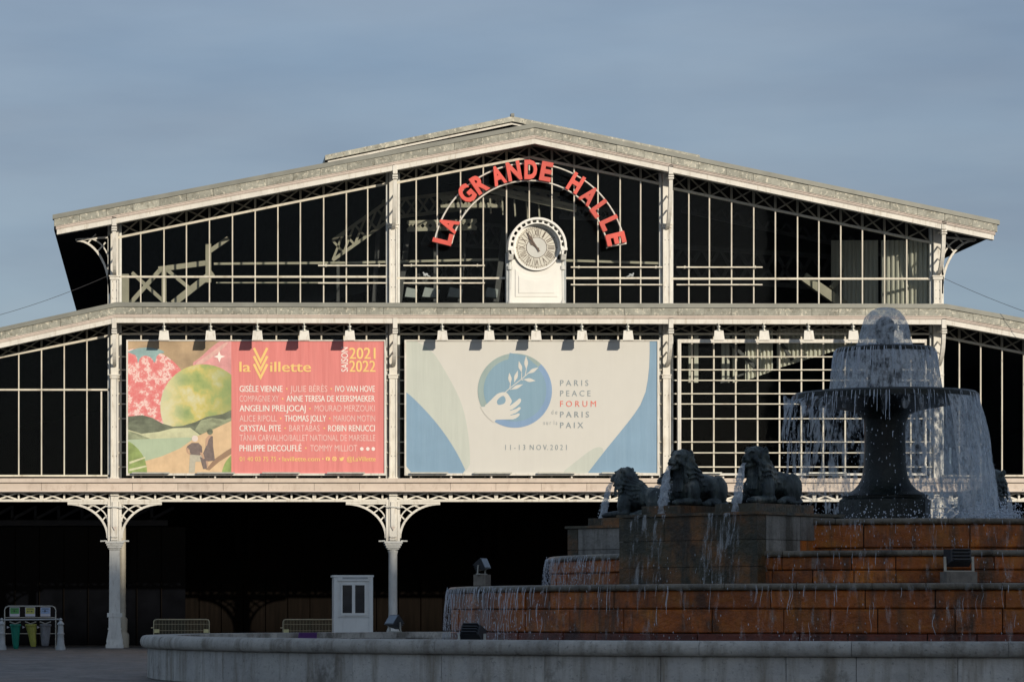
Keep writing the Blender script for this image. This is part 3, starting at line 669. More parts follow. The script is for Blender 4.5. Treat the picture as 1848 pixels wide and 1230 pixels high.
def arc(r, y, a0, a1, n=40, w=.033):
    s = YS/FPX; mb = MB(); mb.tube([(r*s*math.sin(R(a0+(a1-a0)*i/n)), y, r*s*math.cos(R(a0+(a1-a0)*i/n))) for i in range(n+1)], w, 6)
    mb.build('arch_rail', M['white'], sg, local=True, smooth=40)
arc(144, .12, -78, 80); arc(175, .12, -78, 80)
for a in (-78, 80):
    s = YS/FPX; MB().bar((144*s*math.sin(R(a)), .12, 144*s*math.cos(R(a))), (178*s*math.sin(R(a)), .12, 178*s*math.cos(R(a))), .06).build('arch_end', M['white'], sg, local=True)
for a in (-78, -52, -26, 0, 26, 52, 80):
    s = YS/FPX; MB().tube([(146*s*math.sin(R(a)), .1, 146*s*math.cos(R(a))), (146*s*math.sin(R(a)), .72, 146*s*math.cos(R(a)))], .025, 6).build('stay', M['white'], sg, local=True)

# ---------------------------------------------------------------- clock
YC = YF - .55; ccx, ccy = 968, 447
ck = thing('clock', 'white round topped clock case with roman dial standing on the cornice', 'clock', (X(968,YC), YC, Z(551,YC)))
def cxz(px, py): return (X(px,YC), Z(py,YC))
sC = YC/FPX
def ring_pts(r, a0, a1, n): return [(X(ccx,YC)+r*sC*math.sin(R(a0+(a1-a0)*i/n)), Z(ccy,YC)+r*sC*math.cos(R(a0+(a1-a0)*i/n))) for i in range(n+1)]
body = [cxz(919, 551), cxz(1018, 551), cxz(1014, 543), cxz(1013, 470)] + ring_pts(42, 118, -118, 30)[0:31] + [cxz(923, 470), cxz(922, 543)]
MB().prism(body, YC, YC+.5).build('case', M['clockwhite'], ck)
MB().prism([cxz(930, 535), cxz(1006, 535)] + ring_pts(54, 135.3, 224.7, 14), YC-.03, YC).build('panel', M['clockwhite'], ck)
MB().prism([cxz(936, 529), cxz(1000, 529)] + ring_pts(60, 147.8, 212.2, 12), YC-.055, YC-.03).build('panel', M['clockwhite'], ck)
def annulus(r0, r1, y0, y1, a0, a1, n, m, name):
    mb = MB(); o, i_ = ring_pts(r1, a0, a1, n), ring_pts(r0, a0, a1, n)
    for k in range(n):
        p = [(i_[k][0], y0, i_[k][1]), (o[k][0], y0, o[k][1]), (o[k+1][0], y0, o[k+1][1]), (i_[k+1][0], y0, i_[k+1][1])]
        mb.hexa([(a, y0, c) for a, b, c in p] + [(a, y1, c) for a, b, c in p])
    return mb.build(name, M[m], ck)
hood = annulus(48.5, 52.5, YC-.42, YC+.45, -108, 108, 48, 'clockwhite', 'hood_rim'); annulus(41.5, 43.5, YC-.38, YC-.08, -108, 108, 48, 'clockwhite', 'hood_rim')
for k in range(17):                                     # open fretwork between the two rims
    a = -104 + 13*k; p, q = ring_pts(43.4, a-2.2, a+2.2, 1), ring_pts(49, a-2.2, a+2.2, 1); p2, q2 = ring_pts(43.4, a-5, a+5, 1), ring_pts(49, a-5, a+5, 1)
    mb = MB(); mb.prism([p[0], p[1], q[1], q[0]], YC-.36, YC-.28); mb.prism([q2[0], q2[1], ring_pts(47, a, a, 1)[0]], YC-.355, YC-.285); mb.prism([p2[0], p2[1], ring_pts(45.2, a, a, 1)[0]], YC-.355, YC-.285)
    mb.build('fretwork', M['clockwhite'], ck)
dial = annulus(38, 41.4, YC-.12, YC, 0, 360, 60, 'clockwhite', 'dial_rim')
MB().prism(ring_pts(38, 0, 354, 59), YC-.07, YC).build('dial', M['dial'], ck)
MB().prism(ring_pts(18, 0, 350, 35), YC-.078, YC-.07).build('dial_centre', M['dialin'], ck)
annulus(18, 18.9, YC-.085, YC-.07, 0, 360, 40, 'numeral', 'dial_line'); annulus(34.2, 34.8, YC-.082, YC-.07, 0, 360, 48, 'numeral', 'dial_line'); annulus(41.6, 42.4, YC-.03, YC+.02, 0, 360, 60, 'numeral', 'dial_line')
for k, nm in enumerate(['XII', 'I', 'II', 'III', 'IIII', 'V', 'VI', 'VII', 'VIII', 'IX', 'X', 'XI']):
    a = 30*k; me = text_mesh(nm, .012); xs_ = [v.co.x for v in me.vertices]; cx_ = (min(xs_)+max(xs_))/2; wd = max(xs_)-min(xs_)
    kx = {'I': 3, 'II': 5.5, 'III': 8, 'IIII': 10.5, 'V': 7, 'VI': 8.5, 'VII': 10, 'VIII': 12, 'IX': 9, 'X': 8, 'XI': 9, 'XII': 10.5}[nm]*sC*.82/wd; kz = 11.5*sC/CAPH
    for v in me.vertices: v.co = Vector(((v.co.x-cx_)*kx, 0, v.co.z*kz))
    o = link('numeral', me, M['numeral'], ck, (20.8*sC*math.sin(R(a)), -.078, Z(ccy,YC)-Z(551,YC)+20.8*sC*math.cos(R(a)))); o.rotation_euler = (0, R(a), 0)
    b_ = R(a+15); MB().bar((X(ccx,YC)+18.9*sC*math.sin(b_), YC-.075, Z(ccy,YC)+18.9*sC*math.cos(b_)), (X(ccx,YC)+34.3*sC*math.sin(b_), YC-.075, Z(ccy,YC)+34.3*sC*math.cos(b_)), .014, .01).build('dial_line', M['numeral'], ck)
    for q in range(5):
        c_ = R(a+6*q); x_, z_ = X(ccx,YC)+36.4*sC*math.sin(c_), Z(ccy,YC)+36.4*sC*math.cos(c_); e = .022 if q == 0 else .011
        MB().box(x_-e, x_+e, YC-.076, YC-.069, z_-e, z_+e).build('minute_mark', M['numeral'], ck)
def hand(ang, L, w, y, name):
    s_, c_ = math.sin(R(ang)), math.cos(R(ang)); P = []
    for u, t in ((-w*.7, -.26*L), (w*.7, -.26*L), (w*.5, -.05*L), (w*.55, .4*L), (w*1.2, .58*L), (w*.7, .70*L), (0, L), (-w*.7, .70*L), (-w*1.2, .58*L), (-w*.55, .4*L), (-w*.5, -.05*L)):
        P.append((X(ccx,YC)+(u*c_+t*s_)*sC, Z(ccy,YC)+(-u*s_+t*c_)*sC))
    MB().prism(P, y-.015, y).build(name, M['numeral'], ck)
hand(327, 34, 2.4, YC-.11, 'minute_hand'); hand(311, 19, 2.8, YC-.092, 'hour_hand')
for s in (-1, 1):
    x = X(968 + s*47.5, YC)
    MB().side([(YC-.42, Z(461,YC)), (YC-.42, Z(452,YC)), (YC+.3, Z(452,YC)), (YC+.3, Z(470,YC)), (YC-.28, Z(470,YC))], x-.09, x+.09).build('shoulder', M['clockwhite'], ck)
    MB().box(x-.12, x+.12, YC-.44, YC+.3, Z(454,YC), Z(449,YC)).build('shoulder_cap', M['clockwhite'], ck)
    MB().lathe([(.10, Z(551,YC)), (.10, Z(546,YC)), (.06, Z(540,YC)), (.05, Z(488,YC)), (.11, Z(486,YC)), (.11, Z(480,YC)), (.05, Z(478,YC)), (.05, Z(470,YC))], (x, YC+.05), 12).build('colonnette', M['pale'], ck, smooth=40)
MB().box(X(914,YC), X(1023,YC), YC-.12, YC+.55, Z(553,YC), Z(550,YC)).build('base', M['clockwhite'], ck)
for s in (-1, 1): MB().box(X(968+s*51.5,YC)-.05, X(968+s*51.5,YC)+.05, YC+.05, YC+.5, Z(551,YC), Z(455,YC)).build('side_plate', M['bollard'], ck)

# ---------------------------------------------------------------- billboards
YB = YF - .58
def board(name, x0, x1, y0, y1, label, base):
    t = thing(name, label, 'billboard', (X((x0+x1)/2,YB), YB, Z(y1,YB)))
    for a, b, c, d in ((x0, x1, y0, y0+2.2), (x0, x1, y1-4, y1), (x0, x0+3, y0+2.2, y1-4), (x1-3.5, x1, y0+2.2, y1-4)):
        MB().box(X(a,YB), X(b,YB), YB-.05, YB+.14, Z(d,YB), Z(c,YB)).build('frame', M['white'], t)
    if base: MB().box(X(x0+3,YB)+.002, X(x1-3.5,YB)-.002, YB, YB+.03, Z(y1-4,YB)+.002, Z(y0+2.2,YB)-.002).build('canvas', M[base], t)
    n = 4; w = (x1-x0)/n
    for i in range(n):                                  # lamp bars along the lower edge
        a = x0 + w*i + 10; MB().box(X(a,YB), X(a+68,YB), YB-.22, YB-.12, Z(y1-3,YB), Z(y1-5.6,YB)).build('light_bar', M['galv'], t)
        for q in (a+12, a+55): MB().box(X(q,YB)-.02, X(q,YB)+.02, YB-.14, YB-.051, Z(y1-2.6,YB), Z(y1-4,YB)).build('bar_bracket', M['galv'], t)
    for q in range(7):
        a = x0 + 12 + (x1-x0-24)*q/6; MB().box(X(a,YB)-.03, X(a,YB)+.03, YB+.05, YF-.05, Z(y1+4.5,YB), Z(y1,YB)).build('foot', M['white'], t)
    return t
def clip(pts, x0, x1, y0, y1):
    def cut(p, f, inter):
        out = []
        for i in range(len(p)):
            a, b = p[i-1], p[i]
            if f(b):
                if not f(a): out.append(inter(a, b))
                out.append(b)
            elif f(a): out.append(inter(a, b))
        return out
    lx = lambda c: (lambda a, b: (c, a[1]+(b[1]-a[1])*(c-a[0])/(b[0]-a[0])))
    ly = lambda c: (lambda a, b: (a[0]+(b[0]-a[0])*(c-a[1])/(b[1]-a[1]), c))
    for f, it in ((lambda p: p[0] >= x0, lx(x0)), (lambda p: p[0] <= x1, lx(x1)), (lambda p: p[1] >= y0, ly(y0)), (lambda p: p[1] <= y1, ly(y1))):
        pts = cut(pts, f, it)
        if not pts: return pts
    return pts
def smooth_poly(pts, it=2):
    for _ in range(it):
        o = []
        for i in range(len(pts)):
            a, b = pts[i], pts[(i+1) % len(pts)]
            o += [(a[0]*.75+b[0]*.25, a[1]*.75+b[1]*.25), (a[0]*.25+b[0]*.75, a[1]*.25+b[1]*.75)]
        pts = o
    return pts
def circ(x, y, r, n=48, ry=None): return [(x+r*math.cos(2*math.pi*i/n), y+(ry or r)*math.sin(2*math.pi*i/n)) for i in range(n)]
LAYN = [0]                                              # keeps neighbouring print layers apart
def shape(t, pts, layer, m, name='printed_shape', box=None, mapf=None):
    if mapf: pts = [mapf(*p) for p in pts]
    if box: pts = clip(pts, *box)
    if len(pts) < 3: return
    LAYN[0] += 1; y = YB - .002 - .0022*layer - .00005*(LAYN[0] % 40)
    mb = MB(); mb.flat([(X(a,YB), Z(b,YB)) for a, b in pts], y); o = mb.build(name, M[m], t, recalc=False)
    bm = bmesh.new(); bm.from_mesh(o.data); bmesh.ops.triangulate(bm, faces=bm.faces); bm.normal_update()
    for f in bm.faces:
        if f.normal.y > 0: f.normal_flip()
    bm.to_mesh(o.data); bm.free(); return o
# season banner
b1 = board('billboard', 228, 697, 613, 857.5, 'pink and yellow season banner with a planet collage on the glass front', 'banner_pink')
mA = lambda a, b: (220 + a/4.557, 600 + b/4.557)
BX = (231.3, 417.5, 615.4, 853.3)
A = lambda pts, lay, m, sm=0: shape(b1, smooth_poly(pts, sm) if sm else pts, lay, m, box=BX, mapf=mA)
A([(0,0),(1000,0),(1000,1300),(0,1300)], 1, 'art_sky')
A([(560,260),(640,210),(720,130),(830,50),(1000,20),(1000,420),(700,400)], 2, 'art_nebula', 2)
A([(600,250),(700,190),(860,70),(880,90),(720,220),(620,275)], 3, 'art_haze', 2)
A([(800,150),(812,185),(850,195),(815,208),(802,245),(788,208),(755,197),(788,185)], 4, 'art_star')
A(circ(140, 560, 430, 64), 5, 'art_planet')
A(smooth_poly([(40,160),(120,128),(220,120),(320,140),(360,165),(290,175),(270,260),(245,205),(190,185),(150,205),(130,260),(125,190),(60,165)], 1), 6, 'art_cap')
A(circ(668, 612, 352, 64), 7, 'art_moon')
A([(30,690),(170,678),(250,700),(330,745),(420,772),(500,765),(600,735),(700,690),(830,668),(920,625),(920,730),(640,850),(380,840),(200,860),(30,900)], 8, 'art_hill')
A([(600,800),(650,720),(740,700),(850,715),(920,690),(920,760),(660,840)], 9, 'art_hill_light')
A([(30,790),(160,830),(300,815),(420,785),(560,780),(640,840),(560,900),(200,910),(30,900)], 10, 'art_shore')
A([(30,800),(130,830),(230,870),(240,900),(30,900)], 11, 'art_hill_light')
A([(30,880),(300,870),(540,860),(640,870),(500,960),(330,1020),(200,1060),(90,950),(30,930)], 12, 'art_lake')
A([(190,1055),(330,1015),(480,950),(620,850),(760,790),(920,715),(920,1200),(180,1200)], 13, 'art_sand')
A([(30,890),(75,900),(150,970),(200,1060),(212,1200),(30,1200)], 14, 'art_leaf', 1)
A([(60,1060),(190,1020),(196,1030),(62,1080)], 15, 'art_streak'); A([(60,1120),(200,1090),(205,1102),(62,1138)], 15, 'art_streak')
A([(820,1145),(850,1060),(905,1000),(930,980),(930,1200),(815,1200)], 14, 'art_leaf', 1)
A([(690,1125),(760,1040),(860,970),(920,935),(920,985),(800,1060),(720,1130)], 15, 'art_shadow')
A([(560,1000),(660,1010),(670,1060),(605,1060),(598,1150),(550,1150)], 16, 'art_trousers'); A([(640,1020),(690,1040),(700,1120),(668,1120)], 16, 'art_cloth')
A([(540,930),(575,905),(630,905),(658,935),(662,985),(640,1008),(560,1000),(556,960),(530,950)], 17, 'art_cloth'); A(circ(600, 870, 26, 16), 17, 'art_hair'); A([(528,950),(545,945),(550,985),(565,990),(560,1004),(535,985)], 18, 'art_skin'); A([(640,985),(660,985),(680,1030),(668,1040)], 18, 'art_skin')
A([(690,900),(720,850),(748,850),(750,930),(765,1050),(690,1060),(668,990),(690,940)], 17, 'art_cloth'); A(circ(725, 815, 24, 16), 17, 'art_hill'); A([(690,870),(715,842),(738,842),(712,880),(700,930),(688,930)], 18, 'art_skin'); A([(690,1055),(708,1055),(712,1100),(700,1105)], 18, 'art_skin')
T = lambda s, x0, x1, yb, m, bold=.012, hh=11.0: put_text(s, 400+x0/3.618, 400+x1/3.618, 540+yb/3.618-hh, 540+yb/3.618, YB-.012, M[m], b1, bold)
W_, S_ = 'print_white', 'print_soft'
for s, a, b, y, m in (('GISÈLE VIENNE',117,397,603,W_),('JULIE BÉRÈS',447,690,603,S_),('IVO VAN HOVE',742,1000,603,W_),('COMPAGNIE XY',117,373,667,S_),('ANNE TERESA DE KEERSMAEKER',423,1000,667,W_),('ANGELIN PRELJOCAJ',117,548,730,W_),('MOURAD MERZOUKI',607,1000,730,S_),('ALICE RIPOLL',117,360,796,S_),('THOMAS JOLLY',411,682,796,W_),('MARION MOTIN',730,1002,796,S_),('CRYSTAL PITE',117,387,860,W_),('BARTABAS',441,640,860,S_),('ROBIN RENUCCI',695,1000,860,W_),('TÂNIA CARVALHO/BALLET NATIONAL DE MARSEILLE',117,1003,923,S_),('PHILIPPE DECOUFLÉ',117,521,990,W_),('TOMMY MILLIOT',578,885,990,S_)):
    T(s, a, b, y, m, .022 if m == W_ else .008)
T('01 40 03 75 75', 117, 355, 1055, 'print_yellow', .01, 8); T('lavillette.com', 397, 640, 1055, 'print_yellow', .015, 8); T('@LaVillette', 817, 1005, 1055, 'print_yellow', .02, 8)
T('la', 117, 187, 472, 'print_yellow', .02, 18); T('illette', 317, 582, 472, 'print_yellow', .02, 18)
mB = lambda a, b: (400 + a/3.618, 540 + b/3.618)
for a, b in ((425,583),(715,583),(398,648),(577,712),(385,776),(706,776),(414,840),(670,840),(549,970),(377,1040),(660,1040)): shape(b1, circ(a, b, 5.5, 10), 3, 'print_yellow', 'printed_dot', mapf=mB)
for a in (915, 954, 990): shape(b1, circ(a, 975, 12, 14), 3, 'print_white', 'printed_dot', mapf=mB)
for d in (0, 53, 105): shape(b1, [(203,320+d),(218,314+d),(254,388+d),(290,314+d),(305,320+d),(254,(424 if d < 100 else 422)+d)], 3, 'print_yellow', 'printed_chevron', mapf=mB)
put_text('SAISON', 400+781/3.618, 400+824/3.618, 540+313/3.618, 540+472/3.618, YB-.012, M['print_white'], b1, .015, rot=1)
put_text('2021', 400+834/3.618, 400+1003/3.618, 540+316/3.618, 540+388/3.618, YB-.012, M['print_yellow'], b1, .02); put_text('2022', 400+834/3.618, 400+1003/3.618, 540+400/3.618, 540+472/3.618, YB-.012, M['print_yellow'], b1, .02)
shape(b1, circ(693, 1040, 14, 16), 3, 'print_yellow', 'printed_icon', mapf=mB); put_text('f', 400+689/3.618, 400+698/3.618, 540+1030/3.618, 540+1052/3.618, YB-.016, M['banner_pink'], b1, .03)
shape(b1, smooth_poly([(722,1026),(750,1026),(750,1054),(722,1054)], 1), 3, 'print_yellow', 'printed_icon', mapf=mB); shape(b1, circ(736, 1040, 9, 14), 4, 'banner_pink', 'printed_icon', mapf=mB); shape(b1, circ(736, 1040, 5, 12), 5, 'print_yellow', 'printed_icon', mapf=mB)
shape(b1, [(766,1030),(780,1036),(786,1027),(796,1030),(802,1028),(797,1036),(795,1046),(784,1054),(766,1051),(776,1047),(768,1042),(772,1041)], 3, 'print_yellow', 'printed_icon', mapf=mB)
# forum banner
b2 = board('billboard', 730, 1189.5, 613, 857.5, 'cream and blue banner with a hand holding an olive branch', 'banner_cream')
BX2 = (733.2, 1185.6, 615.4, 853.3)
mC = lambda a, b: (700 + a/3.4222, 540 + b/3.4222); mD = lambda a, b: (850 + a/6.15, 625 + b/6.15)
Q = lambda pts, lay, m: shape(b2, pts, lay, m, box=BX2, mapf=mC)
Q(smooth_poly([(60,200),(260,300),(330,400),(420,560),(470,680),(505,880),(510,1100),(60,1100)], 2), 1, 'banner_mint')
Q(smooth_poly([(60,540),(121,576),(200,650),(300,760),(380,870),(440,970),(500,1100),(60,1100)], 2), 2, 'banner_blue')
Q(smooth_poly([(1050,1090),(1160,1000),(1290,900),(1350,930),(1240,1090)], 2), 1, 'banner_mint')
Q([(1617,240),(1617,330),(1614,420),(1605,500),(1592,570),(1560,650),(1520,710),(1480,762),(1425,830),(1370,897),(1300,985),(1235,1070),(1700,1070),(1700,240)], 2, 'banner_blue')
L2 = lambda pts, lay, m, name='printed_shape': shape(b2, pts, lay, m, name, mapf=mD)
L2(circ(487, 488, 412, 72), 3, 'logo_rim_blue')
# greenish rim on the upper left, blue disc inside
L2([(487+412*math.cos(R(a)), 488+412*math.sin(R(a))) for a in range(150, 320, 5)] + [(487, 470)], 4, 'logo_rim')
L2(circ(488, 482, 348, 72), 5, 'logo_blue')
L2([(410,150),(430,70),(600,100),(760,240),(700,300)], 5, 'logo_blue')
hand_p = smooth_poly([(138,668),(200,615),(262,550),(300,518),(362,503),(402,515),(432,560),(458,608),(425,655),(440,652),(500,606),(538,572),(560,588),(546,628),(496,672),(450,700),(495,690),(540,666),(556,688),(505,735),(450,752),(500,745),(530,738),(543,750),(526,778),(480,806),(420,808),(276,812)], 1)
L2(hand_p, 7, 'banner_cream', 'printed_hand')
L2([(138,668)] + [(487+425*math.cos(R(a)), 488+425*math.sin(R(a))) for a in range(155, 119, -4)] + [(276,812),(420,808),(300,640)], 6, 'banner_cream', 'printed_hand')
L2(smooth_poly([(283,604),(320,562),(362,542),(386,580),(380,622),(350,642),(296,650)], 1), 8, 'logo_blue', 'printed_hand')
L2([(432,706),(500,682),(540,664),(502,690),(436,712)], 9, 'logo_blue', 'printed_line'); L2([(436,757),(500,742),(528,735),(500,750),(440,764)], 9, 'logo_blue', 'printed_line')
def leaf(x0, y0, x1, y1, w):
    dx, dy = x1-x0, y1-y0; n = math.hypot(dx, dy); px, py = -dy/n*w, dx/n*w
    L2([(x0,y0)] + [(x0+dx*t+px*k, y0+dy*t+py*k) for t, k in ((.2,.45),(.4,.95),(.55,1),(.75,.6))] + [(x1,y1)] + [(x0+dx*t-px*k, y0+dy*t-py*k) for t, k in ((.75,.6),(.55,1),(.4,.95),(.2,.45))], 7, 'banner_cream', 'printed_leaf')
for a in ((437,418,425,290,19),(478,400,520,265,19),(562,290,530,160,20),(613,258,610,105,21),(625,303,748,232,20),(580,365,716,380,21),(440,478,578,418,19)): leaf(*a)
def stroke(x0, y0, x1, y1, w=4):
    dx, dy = x1-x0, y1-y0; n = math.hypot(dx, dy); px, py = -dy/n*w, dx/n*w; L2([(x0+px,y0+py),(x1+px,y1+py),(x1-px,y1-py),(x0-px,y0-py)], 7, 'banner_cream', 'printed_stem')
for a in ((372,515,430,462),(430,462,580,345),(580,345,640,290),(430,462,437,410),(560,360,562,290),(600,325,613,250),(580,367,560,372),(440,478,430,470)): stroke(*a)
T2 = lambda s, x0, x1, y0, y1, m, bold=.0: put_text(s, x0, x1, y0, y1, YB-.012, M[m], b2, bold)
T2('P A R I S', 1011, 1062, 685.5, 695.7, 'print_grey', .006); T2('P E A C E', 1011, 1066, 704.2, 714.4, 'print_grey', .006); T2('F O R U M', 1011, 1075.7, 723, 733.4, 'print_red', .006)
T2('P A R I S', 1011, 1063, 742.3, 752.4, 'print_grey', .01); T2('P A I X', 1011, 1052.5, 761.6, 771.8, 'print_grey', .01)
T2('d e', 995, 1006, 739, 746.8, 'print_grey_light'); T2('s u r  l a', 981, 1006, 758, 765.9, 'print_grey_light'); T2('1 1 - 1 3  N O V. 2 0 2 1', 912, 1023, 802, 811.3, 'print_grey', .008)
# empty frame
b3 = board('empty_billboard', 1223, 1672, 612, 857.5, 'empty white billboard frame over a grid of glazing bars', None)
MB().box(X(1226,YB), X(1668.5,YB), YB-.06, YB+.15, Z(618.5,YB), Z(614.3,YB)).build('frame', M['white'], b3); MB().box(X(1226,YB), X(1229,YB), YB-.055, YB+.145, Z(853,YB), Z(618.6,YB)).build('frame', M['white'], b3)

# ---------------------------------------------------------------- floodlights over the billboards
YLm = YR - .22
def floodlight():
    t = thing('floodlight', 'x', 'floodlight', (0, 0, 0))
    MB().lathe([(.02, 0), (.02, -.10), (.075, -.11), (.075, -.17), (.045, -.19), (.045, -.24), (.1, -.25), (.1, -.30)], n=12).build('stem', M['galv'], t, local=True, smooth=40)
    mb = MB(); mb.hexa([(-.205,-.13,-.66),(.205,-.13,-.66),(.16,.13,-.66),(-.16,.13,-.66),(-.165,-.06,-.29),(.165,-.06,-.29),(.14,.10,-.29),(-.14,.10,-.29)]); mb.build('housing', M['white'], t, local=True)
    MB().box(-.15, .15, .10, .14, -.64, -.40).build('lens', M['lens'], t, local=True)
    MB().box(-.03, .03, -.03, .30, -.05, .0).build('arm', M['galv'], t, local=True)
    return t
fl0 = floodlight(); first = True
for xs_, lab, grp in (([296, 380, 464.5, 549, 631], 'white boxy floodlight hanging above the pink season banner', 'floodlights above the pink banner'), ([798, 882.5, 967, 1050, 1133], 'white boxy floodlight hanging above the cream forum banner', 'floodlights above the cream banner'), ([1297, 1378.5, 1459, 1539.5, 1620], 'white boxy floodlight hanging above the empty billboard frame', 'floodlights above the empty frame')):
    for x in xs_:
        t = fl0 if first else copy_tree(fl0); first = False
        t.location = (X(x,YLm), YLm, Z(582.5,YLm)); t['label'] = lab; t['group'] = grp

# ---------------------------------------------------------------- overhead cables
def cable(p, q, sag, lab):
    P = [Vector(p).lerp(Vector(q), i/16) - Vector((0,0,sag*4*(i/16)*(1-i/16))) for i in range(17)]
    tag(MB().tube(P, .009, 5).build('cable', M['darksteel']), lab, 'cable')
cable((X(197), YF-.1, Z(497)), (X(-260), YF-6, Z(640)), .5, 'thin dark cable sloping from the roof column beside the season banner')
cable((X(1697), YF-.1, Z(500)), (X(2060), YF-6, Z(660)), .4, 'thin dark cable sloping from the column behind the fountain top')

# ---------------------------------------------------------------- sculpted bodies: union of ellipsoids and limbs, remeshed into one skin
def ico_template():
    bm = bmesh.new(); bmesh.ops.create_icosphere(bm, subdivisions=2, radius=1.0); r = ([v.co.copy() for v in bm.verts], [tuple(v.index for v in f.verts) for f in bm.faces]); bm.free(); return r
ICO = ico_template()
def sculpt(parts, voxel, name, smooth_it=4):
    tv, tf = ICO; mb = MB()
    for p in parts:
        if p[0] == 'e':
            _, c, r, rot = (*p, (0,0,0))[:4]
            mtx = Matrix.Translation(c) @ Matrix.Rotation(rot[2], 4, 'Z') @ Matrix.Rotation(rot[1], 4, 'Y') @ Matrix.Rotation(rot[0], 4, 'X') @ Matrix.Diagonal((*r, 1))
            mb.add([mtx @ v for v in tv], tf)
        else:
            _, a, b, ra, rb = p; a, b = Vector(a), Vector(b); n = max(2, int((b-a).length/(min(ra, rb)*.6)))
            for i in range(n+1):
                t = i/n; q = a.lerp(b, t); r = ra+(rb-ra)*t; mb.add([q + v*r for v in tv], tf)
    me = bpy.data.meshes.new(name); me.from_pydata(mb.v, [], mb.f)
    ob = bpy.data.objects.new('tmp', me); C.objects.link(ob)
    md = ob.modifiers.new('r', 'REMESH'); md.mode = 'VOXEL'; md.voxel_size = voxel
    ms = ob.modifiers.new('s', 'SMOOTH'); ms.iterations = smooth_it; ms.factor = .5
    bpy.context.view_layer.update(); dg = bpy.context.evaluated_depsgraph_get()
    out = bpy.data.meshes.new_from_object(ob.evaluated_get(dg)); out.name = name
    bpy.data.objects.remove(ob); bpy.data.meshes.remove(me); out.shade_smooth(); out.materials.clear(); return out

# ---------------------------------------------------------------- the fountain
FX, FY = X(1597, 58.0), 58.0
ft = thing('fountain', 'large round stone fountain with orange stained tiers and two raised bowls', 'fountain', (FX, FY, 0))
def fz(py, Y=58.0): return H + (CY - py) * Y / FPX
def arc_piece(prof, ang, seg=4, ends=True):
    """stone whose cross-section prof (r,z) is swept over ang radians about the fountain axis"""
    mb = MB(); m = len(prof); vs = []
    for i in range(seg+1):
        a = -ang/2 + ang*i/seg
        vs += [(r*math.cos(a), r*math.sin(a), z) for r, z in prof]
    fs = [(i*m+j, (i+1)*m+j, (i+1)*m+(j+1) % m, i*m+(j+1) % m) for i in range(seg) for j in range(m)]
    fs += [tuple(range(m)), tuple(range((seg+1)*m-1, seg*m-1, -1))]
    return mb.add(vs, fs)
def chamfer(r0, r1, z0, z1, c=.018): return [(r0, z0), (r1-c, z0), (r1, z0+c), (r1, z1-c), (r1-c, z1), (r0, z1)]
def bull(r0, r1, z0, z1): 
    h = (z1-z0)/2; zc_ = (z0+z1)/2; e = .75
    return [(r0, z0)] + [(r1-h*e+h*e*math.cos(a), zc_+h*math.sin(a)) for a in [R(-90+22.5*i) for i in range(9)]] + [(r0, z1)]
def ring_of(prof, count, m, name, parent, gap=.006, jitter=.010, phase=0, smooth=None, vary=0.0):
    """ring of stones; vary mixes three stone lengths"""
    rm = max(r for r, z in prof); w = [1 + random.choice((-1, 0, 1))*vary for _ in range(count)]; tot = sum(w); a = phase; cache = {}
    for k in w:
        ang = 2*math.pi*k/tot
        if k not in cache: cache[k] = arc_piece(prof, ang - gap*2/rm).mesh(name, True, smooth)
        j = random.uniform(-jitter, jitter); q = a + ang/2; a += ang
        link(name, cache[k], M[m], parent, (j*math.cos(q), j*math.sin(q), 0), q)
core = lambda prof, m, name: MB().lathe(prof, n=96).build(name, M[m], ft, local=True, smooth=40)
RB, HB = 13.86, .79
bw = core([(RB-.45, 0), (RB-.05, 0), (RB-.05, HB-.2), (RB-.45, HB-.2), (RB-.45, 0)], 'joint', 'basin_wall')
ring_of(chamfer(RB-.3, RB, 0.002, HB-.23, .012), 62, 'basin', 'stone_slab', bw, .005, .008, vary=.3)
ring_of(bull(RB-.55, RB+.14, HB-.225, HB), 40, 'coping', 'coping_stone', bw, .004, .004, .05, smooth=50)
ring_of(chamfer(RB-.75, RB-.56, .05, HB-.12, .02), 40, 'coping', 'step_stone', bw, .004, .004, .02)
MB().lathe([(0.0, .05), (RB-.4, .05)], n=64).build('basin_floor', M['wetdark'], ft, local=True)
tag(MB().lathe([(8.0, .42), (RB-.76, .42)], (FX, FY), 96).build('water', M['pool'], recalc=False), kind='structure')
def tier(r, zb, zt, courses, n, m, lipt=.12, over=.05, lipn=None, phase=0, lipm='lip'):
    c = core([(r-.9, zb), (r-.04, zb), (r-.04, zt-lipt), (0.1, zt-lipt)], 'joint', 'tier_wall')
    z = zb; tot = zt-lipt-zb
    for i, (f, mm) in enumerate(courses):
        z1 = z + tot*f; ring_of(chamfer(r-.3, r + (.03 if mm == 'redbase' else 0), z+.006, z1-.008, .02), n, mm, 'stone_block', c, .009, .016, phase + i*math.pi/n*.9, vary=.38); z = z1
    ring_of(bull(r-.6, r+over, zt-lipt, zt), lipn or n, lipm, 'coping_stone', c, .006, .008, phase+.02, smooth=50, vary=.3)
    return c
tA = tier(8.11, .35, 1.69, [(.42, 'redbase'), (.33, 'wet'), (.25, 'wet')], 44, 'wet', .11, .06)
tB = tier(6.25, 1.55, 2.26, [(.24, 'wet'), (.38, 'wet'), (.38, 'wet')], 36, 'wet', .10, .05)
tC = tier(4.82, 2.15, 2.84, [(.3, 'wet'), (.7, 'wet')], 22, 'wet', .10, .05)
